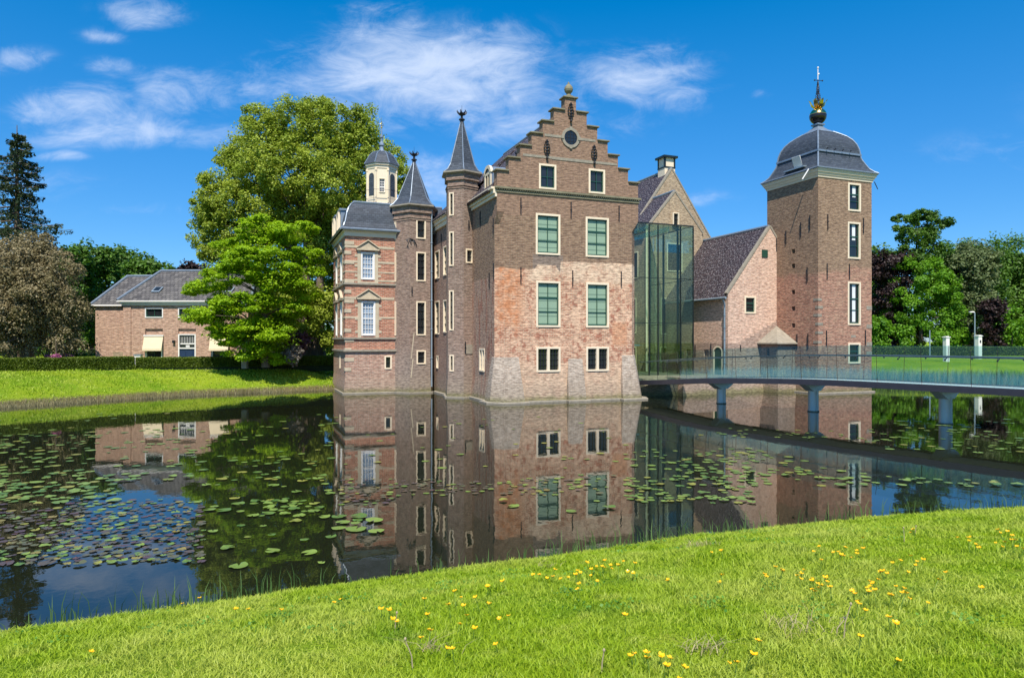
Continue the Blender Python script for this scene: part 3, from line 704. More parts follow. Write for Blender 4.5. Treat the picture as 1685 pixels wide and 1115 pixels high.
for z_, h_, t_ in ((6.28, .12, .09), (3.14, .12, .09), (2.42, .12, .11)):
    wf.box(st, -t_, 3.5, -.03, t_, z_, z_+h_); wl.box(st, 0, wl.L, -.03, t_, z_-.001, z_+h_-.001)
st.build('string_course', M['greystone'], castle, bevel=.012)
for F, ops in ((wf, wo[:2]), (wl, lo_[:4])):
    for a, b_, c_, d_ in ops:
        pd_ = MB(); x0, x1, z0 = a-.2, b_+.2, d_+.1
        F.box(pd_, x0-.06, x1+.06, -.02, .15, z0, z0+.09)
        tri = lambda t: [F.at(x0-.04, t, z0+.09), F.at(x1+.04, t, z0+.09), F.at((x0+x1)/2, t, z0+.50)]
        a3, b3 = tri(-.02), tri(.08); pd_.mesh(a3+b3, [(3, 4, 5), (0, 2, 1), (0, 1, 4, 3), (1, 2, 5, 4), (2, 0, 3, 5)])
        for s_ in (-1, 1):
            e0 = (x0-.1, z0+.09) if s_ < 0 else (x1+.1, z0+.09); e1 = ((x0+x1)/2, z0+.56)
            q = [F.at(e0[0], t, e0[1]) for t in (.0, .16)]+[F.at(e1[0], t, e1[1]) for t in (.0, .16)]
            q2 = [(p[0], p[1], p[2]+.07) for p in q]; pd_.mesh(q+q2, [(0, 1, 3, 2), (4, 6, 7, 5), (1, 5, 7, 3), (0, 4, 5, 1), (0, 2, 6, 4), (2, 3, 7, 6)])
        pd_.build('pediment', M['sandstone'], castle)
fz_ = MB()
wf.box(fz_, -.06, 3.6, -.02, .06, 9.08, 9.34); wl.box(fz_, 0, wl.L, -.02, .058, 9.08, 9.34); wf.box(fz_, -.14, 3.6, -.02, .14, 9.34, 9.42); wl.box(fz_, 0, wl.L, -.02, .139, 9.34, 9.42)
fz_.build('cornice', M['cream'], castle)
mr = MB(); prof = [(-.26, 9.42), (-.26, 9.52), (-.12, 9.62), (-.05, 9.82), (.0, 9.9), (.05, 10.15), (.11, 10.45), (.22, 10.75), (.38, 11.0), (.6, 11.17)]
def ring(i_): return [(LU+i_, LV+i_), (-.2, LV+i_), (-.2, LB-i_), (LU+i_, LB-i_)]
vs = []; fs = []
for i_, z_ in prof: vs += [(*p, z_) for p in ring(i_)]
for j in range(len(prof)-1): fs += [(4*j+k, 4*j+(k+1) % 4, 4*j+4+(k+1) % 4, 4*j+4+k) for k in range(4)]
fs.append(tuple(4*(len(prof)-1)+k for k in range(4)))
mr.mesh(vs, fs); mans = mr.build('mansard_roof', M['slate'], castle, 'low convex slate mansard roof over the left wing')
ld = MB(); t_ = prof[-1]; tr = ring(t_[0]-.05)
for k in (0, 3): ld.tube([(*tr[k], t_[1]), (*tr[(k+1) % 4], t_[1])], .07, 6)
ld.tube([(*ring(i_)[0], z_+.01) for i_, z_ in prof[1:]], .045, 6); ld.tube([(*ring(i_)[3], z_+.01) for i_, z_ in prof[1:]], .045, 6)
gt = ring(-.28); ld.tube([(*gt[0], 9.47), (*gt[1], 9.47)], .07, 6); ld.tube([(*gt[3], 9.47), (*gt[0], 9.47)], .07, 6)
ld.build('roof_lead', M['lead'], mans)
for v0 in (10.6, 12.9):
    dd = MB(); dd.box(LU-.05, LU+.9, v0, v0+.95, 9.55, 10.85); dd.box(LU-.14, LU+1.0, v0-.08, v0+1.03, 10.85, 10.96); q_ = dd.build('dormer', M['lead'], castle)
    dfc = Face((LU-.053, v0+.95), (LU-.053, v0)); window(dfc, .1, .85, 9.65, 10.75, castle, 'small', t0=.135)
# octagonal cupola
CU = (-3.43, 12.0); cr = .97; ph = R(14); mb = MB(); cf = {}
pts = hexpts(CU, cr, ph, 8)
for k in range(8):
    F = Face(pts[k], pts[(k+1) % 8]); key = round((14+45*k+180) % 360-180); cf[key] = F; F.panel(mb, 11.1, 14.0, [(.17, F.L-.17, 12.2, 13.1)] if key == -121 else [], .14)
mb.prism(hexpts(CU, cr+.03, ph, 8), 11.17, 11.6); mb.prism(hexpts(CU, cr+.04, ph, 8), 13.72, 13.9); mb.prism(hexpts(CU, cr+.12, ph, 8), 13.9, 14.02)
for k in range(8):
    x, y = pts[k]; d = Vector((x-CU[0], y-CU[1])).normalized(); mb.lathe(x, y, [(.055, 11.6), (.055, 13.55), (.085, 13.56), (.085, 13.7)], 6)
cup = mb.build('cupola', M['cream'], castle, 'cream octagonal cupola with a slated dome', bevel=.01)
dp = [(cr+.18, 14.02), (cr+.14, 14.1), (.97, 14.32), (.82, 14.6), (.58, 14.83), (.3, 14.95), (.12, 15.0)]
mb = MB(); mb.lathe(*CU, dp, 8, ph); mb.build('dome', M['slate'], cup)
mb = MB()
for k in range(8):
    a = ph+math.pi*k/4; mb.tube([(CU[0]+q*math.cos(a), CU[1]+q*math.sin(a), z+.01) for q, z in dp], .032, 5)
mb.build('dome_lead', M['lead'], cup)
mb = MB(); mb.lathe(*CU, [(.2, 14.93), (.16, 15.05), (.1, 15.3), (.17, 15.36), (.15, 15.5), (.07, 15.6), (.06, 15.8), (.11, 15.85), (.11, 15.95), (.05, 16.02), (.03, 16.4)], 10); mb.build('dome_finial', M['lead'], cup)
mb = MB(); mb.tube([(*CU, 16.4), (*CU, 17.15)], [.022, .008], 6); mb.sphere((*CU, 16.5), .06, 8, 6); mb.tube([(CU[0]-.14, CU[1], 16.62), (CU[0]+.14, CU[1], 16.62)], .018, 5); mb.sphere((*CU, 16.85), .035, 6, 4)
mb.tube([(CU[0]-.1, CU[1], 16.7), (CU[0], CU[1], 16.78), (CU[0]+.12, CU[1], 16.7)], .014, 5); mb.build('weathervane', M['gold'], cup)
for key, F in cf.items():
    if key == -121: window(F, .17, F.L-.17, 12.2, 13.1, castle, 'cupola')
    else:
        m = MB(); L = F.L; n = 8
        arc = [F.at(.16, .012, 12.05), F.at(L-.16, .012, 12.05)]+[F.at(L/2+(L/2-.16)*math.cos(math.pi*k/n), .012, 13.25+.2*math.sin(math.pi*k/n)) for k in range(n+1)]
        m.poly(arc); m.build('louvre', M['slate'], cup)
mb = MB(); q = hexpts(CU, cr+.35, ph, 8)
for k in range(8):
    p0, p1 = q[k], q[(k+1) % 8]; mb.tube([(*p0, 11.17), (*p0, 12.35)], .014, 4); mb.tube([(*p0, 12.33), (*p1, 12.33)], .012, 4); mb.tube([(*p0, 11.8), (*p1, 11.8)], .008, 4)
mb.build('roof_railing', M['iron'], castle)

# --- rear gabled wings (tan brick)
def gabled(u0, u1, v0, v1, ze, ua, za, mat, rmat, name, wins=(), lwins=(), lab=None, z0=-1., over=.12, depth=None):
    b = MB(); F = Face((u0, v0), (u1, v0)); F.panel(b, z0, ze, [w_ for w_ in wins]); L = Face((u0, v1), (u0, v0)); L.panel(b, z0, ze, [w_ for w_ in lwins])
    Face((u1, v0), (u1, v1)).panel(b, z0, ze); b.poly([(u0, v0, ze), (u1, v0, ze), (ua, v0, za)]); b.poly([(u1, v1, ze), (u0, v1, ze), (ua, v1, za)]); Face((u1, v1), (u0, v1)).panel(b, z0, ze)
    b.build(name+'_wall', M[mat], castle, lab)
    r = MB(); s1 = (za-ze)/(ua-u0); s2 = (za-ze)/(u1-ua)
    slope(r, u0-over, ze-over*s1-.14, ua, za-.14, v0+.14, v1); slope(r, u1+over, ze-over*s2-.14, ua, za-.145, v0+.14, v1)
    ro_ = r.build(name+'_roof', M[rmat], castle)
    k = MB(); k.tube([(ua, v0+.1, za+.02), (ua, v1, za+.02)], .11, 8); k.build('ridge_capping', M['lead'], ro_)
    e = MB()
    for (x0, x1) in ((u0, ua), (u1, ua)):
        sx = 1 if x1 > x0 else -1; d = Vector((x1-x0, za-ze)).normalized(); n_ = Vector((-d.y, d.x)) if sx > 0 else Vector((d.y, -d.x))
        a = Vector((x0-d.x*.12, ze-d.y*.12)); c = Vector((x1, za)); w = n_*.07
        P = [(a.x-w.x*.6, v0-.035, a.y-w.y*.6), (c.x-w.x*.6, v0-.035, c.y-w.y*.6), (c.x+w.x, v0-.035, c.y+w.y), (a.x+w.x, v0-.035, a.y+w.y)]
        Q = [(p[0], v0+.2, p[2]) for p in P]; e.mesh(P+Q, [(0, 1, 2, 3), (7, 6, 5, 4), (0, 4, 5, 1), (1, 5, 6, 2), (2, 6, 7, 3), (3, 7, 4, 0)])
    e.build('gable_edge', M['greystone'], ro_)
    return F, L
aw = (2.0, 2.5, 11.0, 11.9)
iw = [(1.6, 2.87, 7.84, 9.81), (1.10, 2.33, 3.5, 6.02), (2.87, 3.58, 4.69, 5.80), (1.05, 1.7, 1.58, 2.66), (1.76, 2.38, 1.58, 2.66)]
gl_ = 11.6-8.9; ilw = [(gl_-1.7, gl_-.5, 7.43, 9.29), (gl_-1.75, gl_-.75, 3.59, 6.05), (gl_-1.75, gl_-.75, 1.31, 2.66)]
gabled(14.3, 21.29, 11.6, 19.5, 10.8, 17.85, 15.75, 'brick_tan', 'tile', 'rear_range', lab='tall tan brick gable behind the others')
Fi, Li = gabled(14.01, 18.53, 8.9, 12.2, 10.72, 16.27, 13.4, 'brick_tan', 'tile', 'inner_gable', iw, ilw, 'smaller tan brick gable standing behind the glass annex')
for w_ in iw: window(Fi, *w_, castle, 'turret')
for w_ in ilw: window(Li, *w_, castle, 'turret')
window(Fi, *aw, castle, 'slit', t0=.14)
b = MB(); Face((WT, 11.8), (14.1, 11.8)).panel(b, -1, 9.6); Face((14.1, 18), (WT, 18)).panel(b, -1, 9.6); Face((WT, 18), (WT, 9)).panel(b, -1, 9.6); b.poly([(WT, 11.8, 9.6), (14.1, 11.8, 9.6), (14.1, 18, 9.6), (WT, 18, 9.6)])
Face((-.9, 18), (-.9, 14.7)).panel(b, -1, 9.6); Face((WT, 18), (-.9, 18)).panel(b, -1, 9.6); b.poly([(-.9, 9.5, 9.6), (WT, 9.5, 9.6), (WT, 18, 9.6), (-.9, 18, 9.6)])
b.build('link_wall', M['brick_tan'], castle)
ch = MB(); ch.box(17.5, 18.4, 12.0, 12.9, 14.6, 15.95); ch.box(17.52, 18.38, 12.02, 12.88, 15.95, 16.65)
cm_ = ch.build('chimney', M['cream'], castle, 'square rendered chimney with a dark flat cap')
ch = MB(); ch.box(17.34, 18.56, 11.84, 13.06, 16.65, 16.8)
for x, y in ((17.5, 12.0), (18.32, 12.0), (17.5, 12.82), (18.32, 12.82)): ch.box(x-.02, x+.1, y-.02, y+.1, 15.9, 16.65)
ch.box(17.47, 18.43, 11.97, 12.93, 15.9, 16.0); ch.build('chimney_cap', M['steel'], cm_)
for a_, z_ in (): pass

# --- low pink brick house with tiled roof
pw = [(1.21, 2.08, 4.70, 5.77)]; pdep = 9.0-2.44; dl = lambda s: pdep-s
plw = [(dl(2.35), dl(1.86), 2.1, 2.5), (dl(4.2), dl(3.7), 2.1, 2.5)]
Fp, Lp = gabled(15.59, 21.9, 2.44, 9.0, 5.98, 18.745, 10.1, 'brick_pink', 'tile', 'low_house', pw, plw, 'salmon brick gable wall of the low house', over=.22)
window(Fp, *pw[0], castle, 'tower', label='small green casement in a cream frame')
m = MB(); Fp.box(m, 2.52, 2.95, -.02, .05, 8.18, 8.64); m.build('shutter', M['green'], castle)
# arched side door
m = MB(); a0, a1 = dl(1.26), dl(.56); n = 8
Lp.box(m, a0-.12, a0, -.02, .05, .9, 2.4); Lp.box(m, a1, a1+.12, -.02, .05, .9, 2.4)
for k in range(n):
    q0, q1 = math.pi*k/n, math.pi*(k+1)/n; c_ = (a0+a1)/2; hw = (a1-a0)/2
    P = lambda r_, q, t: Lp.at(c_-(hw+r_)*math.cos(q), t, 2.4+(hw+r_)*.75*math.sin(q))
    m.mesh([P(0, q0, .05), P(0, q1, .05), P(.12, q1, .05), P(.12, q0, .05)], [(0, 1, 2, 3)])
ad = m.build('arched_doorway', M['cream'], castle)
m = MB(); m.poly([Lp.at(a0, .012, .9), Lp.at(a1, .012, .9)]+[Lp.at(c_+hw*math.cos(math.pi*k/n), .012, 2.4+hw*.75*math.sin(math.pi*k/n)) for k in range(n+1)]); m.build('door', M['green'], ad)
for s_, z_ in ((1.6, 2.1), (3.2, 2.0), (3.45, 2.9)): anchor(Lp, dl(s_), z_, .8)
anchor(Fp, .9, 2.45, .35)
m = MB(); m.tube([(15.59-.28, 2.3, 5.62), (15.59-.28, 9.0, 5.62)], .07, 8); m.build('gutter', M['zinc'], castle)
pipe([(15.33, 2.65, 5.6), (15.50, 2.65, 5.3), (15.50, 2.65, 1.0)], .055)
# garderobe bay in the corner
GU0, GV0 = 17.97, .92
b = MB(); Fg = Face((GU0, GV0), (19.25, GV0)); Fg.panel(b, -1, 2.93); Fgl = Face((GU0, 2.44), (GU0, GV0)); Fgl.panel(b, -1, 2.93, [(.62, .82, 2.15, 2.6)])
gd = b.build('garderobe_bay', M['brick_turret'], castle, 'small brick bay under a stone pyramid cap in the corner by the tower')
b = MB(); e0 = [(GU0-.22, GV0-.22, 2.93), (19.25, GV0-.22, 2.93), (19.25, 2.43, 2.93), (GU0-.22, 2.43, 2.93)]; b.mesh(e0+[(19.25, 2.43, 3.98)]+[(p[0], p[1], 2.86) for p in e0], [(0, 1, 4), (3, 0, 4), (5, 6, 1, 0), (8, 5, 0, 3), (8, 7, 6, 5)])
b.build('bay_cap', M['greystone'], gd)
# battered foot of the low house and terrace in front of the annex
b = MB()
b.hexa([(10.85, .35, -.9), (17.97, 1.75, -.9), (17.97, 2.6, -.9), (11.2, 2.6, -.9), (11.25, .75, 1.0), (17.97, 2.35, 1.0), (17.97, 2.6, 1.0), (11.25, 2.6, 1.0)])
b.build('battered_base', M['brick_pink'], castle); b = MB()
b.hexa([(17.8, .72, -.9), (19.3, .72, -.9), (19.3, 2.5, -.9), (17.8, 2.5, -.9), (17.965, .915, .9), (19.3, .915, .9), (19.3, 2.5, .9), (17.965, 2.5, .9)])
b.build('battered_base', M['brick_pink'], castle)
b = MB(); b.prism([(7.9, 1.3), (11.1, 1.1), (11.24, 2.5), (15.6, 2.55), (15.6, 9), (7.9, 9)], -1, .98); b.build('terrace', M['moss_stone'], castle, 'mossy stone terrace at the foot of the glass annex')

# --- tall square tower
TU, TV, TS = 19.26, -.86, 4.13
b = MB(); tf = Face((TU, TV), (TU+TS, TV)); tl_ = Face((TU, TV+TS), (TU, TV))
two = [(2.27, 3.27, 10.66, 12.32), (2.25, 3.24, 7.86, 10.03), (2.25, 3.26, 3.97, 6.52), (2.28, 3.24, 1.71, 2.93)]
hol = [(TS-2.05, TS-1.78, z, z+.26) for z in (8.29, 7.41, 5.85, 4.85, 3.85)]
tf.panel(b, -1, 12.6, two); tl_.panel(b, -1, 12.6, hol, .3); Face((TU+TS, TV), (TU+TS, TV+TS)).panel(b, -1, 12.6); Face((TU+TS, TV+TS), (TU, TV+TS)).panel(b, -1, 12.6)
b.build('tower_wall', M['brick_tower'], castle, 'brown square tower, its lower half in redder old brick')
for w_ in two: window(tf, *w_, castle, 'tower')
q_ = MB()
for k, z_ in enumerate((4.9, 4.45, 3.95, 5.35, 3.45, 2.9)): q_ = MB(); q_.box(TU-.016, TU+.36-.1*(k % 2), TV-.016, TV+.2+.14*(k % 2), z_, z_+.15); q_.build('quoin', M['greystone'], castle)
for z_ in (4.9, 3.8, 2.75, 2.2): q_ = MB(); tf.box(q_, TS-.42, TS+.014, -.03, .014, z_, z_+.22); q_.build('quoin', M['greystone'], castle)
q_ = MB(); tf.box(q_, 2.5, 2.85, -.03, .014, 3.25, 3.38); q_.build('quoin', M['greystone'], castle)
for a_, z_ in ((.7, 9.45), (3.45, 9.4), (.65, 6.6), (2.35, 6.65), (3.6, 2.8), (.6, 2.75)): anchor(tf, a_, z_, .9)
for a_, z_ in ((TS-.6, 9.5), (TS-1.3, 9.2), (TS-2.5, 8.9), (TS-3.3, 8.6), (TS-.8, 6.5), (TS-.75, 2.6), (TS-1.6, 2.6)): anchor(tl_, a_, z_, .85)
q_ = MB(); ctr = (TU+TS/2, TV+TS/2); sq = lambda h: [(ctr[0]-h, ctr[1]-h), (ctr[0]+h, ctr[1]-h), (ctr[0]+h, ctr[1]+h), (ctr[0]-h, ctr[1]+h)]
H = TS/2
for z0, z1, h0, h1 in ((12.45, 12.58, H+.04, H+.06), (12.58, 12.72, H+.09, H+.14), (12.72, 12.86, H+.17, H+.21), (12.86, 12.93, H+.23, H+.23)): q_.prism(sq(h0), z0, z1, 0, sq(h1))
q_.build('tower_cornice', M['cream'], castle, bevel=.012)
tp = [(H+.26, 12.93), (H+.24, 12.97), (H+.08, 13.08), (H-.1, 13.27), (H-.24, 13.55), (H-.38, 13.85), (H-.44, 14.08), (H-.44, 14.22), (H-.48, 14.5), (H-.57, 14.8), (H-.73, 15.1), (H-.96, 15.36), (H-1.25, 15.58), (.58, 15.74)]
def sqloft(mb, pr, m=0):
    vs = []; fs = []
    for h, z in pr: vs += [(*p, z) for p in sq(h)]
    for j in range(len(pr)-1): fs += [(4*j+k, 4*j+(k+1) % 4, 4*j+4+(k+1) % 4, 4*j+4+k) for k in range(4)]
    fs.append(tuple(4*(len(pr)-1)+k for k in range(4))); mb.mesh(vs, fs, m)
q_ = MB(); sqloft(q_, tp); br = q_.build('bell_roof', M['slate'], castle, 'dark slate bell-shaped roof of the tall tower')
q_ = MB()
for k in range(4): q_.tube([(*sq(h+.01)[k], z+.015) for h, z in tp], .05, 6)
q_.prism(sq(H-.37), 14.1, 14.21); gt = sq(H+.25)
for k in range(4): q_.tube([(*gt[k], 12.96), (*gt[(k+1) % 4], 12.96)], .05, 6)
sqloft(q_, [(.68, 15.7), (.62, 15.78), (.4, 15.92), (.25, 16.08), (.18, 16.2), (.28, 16.22), (.28, 16.3), (.2, 16.34)])
q_.build('roof_lead', M['lead'], br)
for k in range(4):
    m = MB(); a = -1.1+k*.6; m.tube([(ctr[0]+a, ctr[1]-(H-.33), 14.2), (ctr[0]+a, ctr[1]-(H-.24), 14.32), (ctr[0]+a-.02, ctr[1]-(H-.18), 14.26)], .022, 5); m.build('roof_hook', M['iron'], br)
bm_ = newmat('gilt_and_black_ball'); x, y, z = bm_.sep(bm_.coord('Object')); fq = bm_.step(z, 16.86, 16.9)
bm_.put(bm_.p.inputs['Base Color'], bm_.mix(fq, (.016, .013, .012), (.85, .58, .2))); bm_.put(bm_.p.inputs['Metallic'], fq); bm_.p.inputs['Roughness'].default_value = .18
q_ = MB(); q_.sphere((*ctr, 16.8), .5, 28, 18); q_.build('ball', bm_.mat, castle, 'black ball with a gilded upper half', smooth=True)
q_ = MB()
for k in range(7):
    a = 2*math.pi*k/7; ca_, sa_ = math.cos(a), math.sin(a); t = Vector((-sa_, ca_, 0))
    pr_ = [(.1, 17.28, .05), (.26, 17.33, .11), (.38, 17.46, .12), (.46, 17.66, .08), (.55, 17.74, .01)]
    for j in range(len(pr_)-1):
        (r0, z0, w0), (r1, z1, w1) = pr_[j], pr_[j+1]; A_ = Vector((ctr[0]+r0*ca_, ctr[1]+r0*sa_, z0)); B_ = Vector((ctr[0]+r1*ca_, ctr[1]+r1*sa_, z1)); o = Vector((0, 0, .02))
        q_.hexa([A_-t*w0, A_+t*w0, B_+t*w1, B_-t*w1, A_-t*w0+o, A_+t*w0+o, B_+t*w1+o, B_-t*w1+o])
    q_.tube([(ctr[0]+.05*ca_, ctr[1]+.05*sa_, 17.3), (ctr[0]+.2*ca_, ctr[1]+.2*sa_, 17.62), (ctr[0]+.3*ca_, ctr[1]+.3*sa_, 17.85)], [.03, .05, .012], 5)
q_.build('leaf_crown', M['gold'], castle)
q_ = MB(); q_.tube([(*ctr, 17.2), (*ctr, 19.1)], [.05, .02], 6)
for j in range(9):
    z = 17.75+j*.13; r_ = .18-.017*j
    for k in range(4):
        a = math.pi*k/2+j*.4; q_.tube([(ctr[0], ctr[1], z), (ctr[0]+r_*math.cos(a), ctr[1]+r_*math.sin(a), z+.05), (ctr[0]+r_*.6*math.cos(a+.5), ctr[1]+r_*.6*math.sin(a+.5), z+.13)], .022, 5)
q_.tube([(ctr[0]-.26, ctr[1], 18.98), (ctr[0]+.26, ctr[1]-.1, 18.98)], .02, 5); q_.sphere((ctr[0]-.26, ctr[1], 18.98), .05, 6, 4); q_.sphere((ctr[0]+.26, ctr[1]-.1, 18.98), .05, 6, 4)
q_.build('iron_spike', M['iron'], castle)
q_ = MB(); q_.tube([(*ctr, 19.05), (*ctr, 19.75)], .028, 6); q_.sphere((*ctr, 19.78), .06, 8, 6); q_.sphere((ctr[0]+.06, ctr[1], 19.4), .06, 6, 5); q_.build('weathervane', M['white'], castle)
# open roof hatch and its sill, on the left slope, and the white pole under it
q_ = MB(); lx = ctr[0]-H+.12
q_.hexa([(lx-.02, TV+1.3, 13.45), (lx-.02, TV+1.95, 13.45), (lx+.0, TV+1.95, 13.4), (lx+.0, TV+1.3, 13.4), (lx-.28, TV+1.25, 13.98), (lx-.28, TV+1.9, 13.98), (lx-.24, TV+1.9, 14.0), (lx-.24, TV+1.25, 14.0)])
q_.build('roof_hatch', M['white'], castle)
q_ = MB(); q_.box(lx-.22, lx+.1, TV+1.0, TV+2.6, 13.28, 13.36); q_.build('hatch_ledge', M['zinc'], castle)
q_ = MB(); q_.tube([(TU-.35, TV+.35, 12.95), (TU-.72, TV+.45, 12.35)], .035, 6); q_.build('flag_holder', M['white'], castle)
q_ = MB(); q_.tube([(TU+TS+.1, TV-.1, 12.5), (TU+TS+.2, TV-.15, 12.25), (TU+TS+.26, TV-.2, 12.05)], .025, 5); q_.build('spout', M['iron'], castle)
lg = MB(); tf.box(lg, -.15, TS+.12, -.1, .16, -.5, .08); tl_.box(lg, 0, TS, -.1, .14, -.5, .078); wf.box(lg, -.18, 3.2, -.1, .2, -.5, .08); wl.box(lg, 0, wl.L, -.1, .18, -.5, .078)
lg.build('footing', M['greystone'], castle, bevel=.02)
fb_ = MB()
fb_.hexa([(LU-.2, LV-.2, -.9), (-2.3, LV-.2, -.9), (-2.3, LV, -.9), (LU-.2, LV, -.9), (LU-.008, LV-.008, .95), (-2.3, LV-.008, .95), (-2.3, LV, .95), (LU-.008, LV, .95)])
fb_.build('battered_base', M['brick_wing'], castle); fb_ = MB()
fb_.hexa([(LU-.2, LB, -.9), (LU-.2, LV, -.9), (LU+.05, LV, -.9), (LU+.05, LB, -.9), (LU-.008, LB, .95), (LU-.008, LV, .95), (LU+.05, LV, .95), (LU+.05, LB, .95)])
fb_.build('battered_base', M['brick_wing'], castle)

# ------------------------------------------------------------------ glass annex
annex = thing('glass_annex', 'green-tinted glass box with dark steel fins standing between the castle wings', 'glass annex', (*ORG, 0), R(21))
AU0, AU1, AV, AB, AZ = 7.93, 14.24, 4.0, 8.86, 10.02
us = [AU0, 11.1, 11.72, 13.32, AU1]; zs = [1.0, 4.12, 6.82, AZ]
for i in range(4):
    for j in range(3):
        m = MB(); m.box(us[i]+.02, us[i+1]-.02, AV, AV+.02, zs[j]+.015, zs[j+1]-.015); m.build('glass_panel', M['annex_glass'], annex)
vsn = [AV+.03, 5.6, 7.2, AB]
for i in range(3):
    for j in range(3):
        m = MB(); m.box(AU1-.02, AU1, vsn[i]+.02, vsn[i+1]-.02, zs[j]+.015, zs[j+1]-.015); m.build('glass_panel', M['annex_glass'], annex)
m = MB(); m.box(AU0, AU1, AV, AB, AZ, AZ+.025); m.build('glass_roof', M['annex_glass'], annex)
m = MB()
for u_ in us[1:]: m.box(u_-.018, u_+.018, AV-.03, AV+.07, .98, AZ)
m.box(AU0+.02, AU0+.06, AV-.03, AV+.1, .98, AZ)
for u_, h in ((11.1, .0), (13.32, 0)): pass
for z_ in zs[1:3]: m.box(AU0, AU1, AV-.012, AV+.012, z_-.018, z_+.018)
m.box(AU0, AU1+.02, AV-.035, AV+.06, AZ+.025, AZ+.09); m.box(AU1-.03, AU1+.022, AV+.06, AB, AZ+.025, AZ+.085)
for v_ in vsn[1:]: m.box(AU1-.1, AU1+.02, v_-.02, v_+.02, .98, AZ)
for z_ in zs[1:3]: m.box(AU1-.03, AU1+.01, AV+.1, AB, z_-.015, z_+.015)
m.build('mullion', M['steel'], annex, 'thin black steel fins and rails')
for u_ in (9.5, 11.1, 12.6):
    m = MB(); m.box(u_-.03, u_+.03, AV+.2, AB, AZ-.32, AZ-.02); m.build('roof_beam', M['annex_glass'], annex)
m = MB(); m.box(AU0, 10.8, 6.6, AB, 6.72, 6.86); m.box(AU0, 10.8, 6.55, 6.6, 6.6, 6.9); m.build('landing', M['steel'], annex)
m = MB(); m.box(AU0, 11.6, 5.9, 6.0, 2.74, 2.84); m.box(AU0, 11.0, 4.4, 8.8, 2.78, 2.8); m.build('canopy', M['zinc'], annex)
m = MB(); m.tube([(13.9, 8.75, 1.0), (13.9, 8.75, 10.6)], .07, 8); m.build('downpipe', M['cream'], annex)

# ------------------------------------------------------------------ footbridge
def catmull(P, n):
    out = []; P = [Vector(p) for p in P]; Q = [P[0]*2-P[1]]+P+[P[-1]*2-P[-2]]
    for i in range(1, len(Q)-2):
        for k in range(n):
            t = k/n; a, b_, c, d = Q[i-1:i+3]
            out.append(.5*((2*b_)+(c-a)*t+(2*a-5*b_+4*c-d)*t*t+(3*b_-a-3*c+d)*t**3))
    out.append(P[-1]); return out
bridge = thing('footbridge', 'curved steel footbridge with teal glass sides on three round piers over the moat', 'footbridge', (0, 0, 0))
BP = catmull([(7.75, 37.4, .86), (8.9, 35.1, 1.05), (10.17, 33.07, 1.22), (12.97, 29.3, 1.40), (15.86, 24.9, 1.43), (19.0, 20.2, 1.42), (22.4, 15.9, 1.4), (26, 12, 1.35)], 8)
def frame(i):
    a = BP[max(i-1, 0)]; c = BP[min(i+1, len(BP)-1)]; d = (c-a); d.z = 0; d.normalize(); return BP[i], Vector((d.y, -d.x, 0))  # right of travel
def strip(mb, prof, i0=0, i1=None, m=0):
    """sweep a closed cross-section (across, up) along the bridge line"""
    i1 = len(BP)-1 if i1 is None else i1; n = len(prof); vs = []
    for i in range(i0, i1+1):
        p, w = frame(i); vs += [p+w*a+Vector((0, 0, h)) for a, h in prof]
    fs = [(j*n+k, j*n+(k+1) % n, (j+1)*n+(k+1) % n, (j+1)*n+k) for j in range(i1-i0) for k in range(n)]+[tuple(range(n))[::-1], tuple((i1-i0)*n+k for k in range(n))]
    mb.mesh(vs, fs, m)
HW = .92
m = MB(); strip(m, [(-HW, -.02), (HW, -.02), (HW*.95, -.14), (HW*.3, -.24), (-HW*.3, -.24), (-HW*.95, -.14)]); m.build('deck', plain('teal_grey_deck', (.62, .70, .68), .5, var=.1), bridge)
fa = plain('plum_grey_fascia', (.065, .062, .078), .45, .2, var=.15)
for s_ in (-1, 1):
    m = MB(); strip(m, [(s_*HW, -.21), (s_*(HW+.07), -.21), (s_*(HW+.09), .03), (s_*HW, .03)][::s_]); m.build('fascia', fa, bridge)
lens_ = [0.]
for i in range(1, len(BP)): lens_.append(lens_[-1]+(BP[i]-BP[i-1]).length)
def along(dist):
    for i in range(1, len(BP)):
        if lens_[i] >= dist:
            t = (dist-lens_[i-1])/(lens_[i]-lens_[i-1]); p0, w0 = frame(i-1); p1, w1 = frame(i); return p0.lerp(p1, t), w0.lerp(w1, t).normalized()
    return frame(len(BP)-1)
PL = 1.62; npan = int(lens_[-1]/PL); GH = 1.42
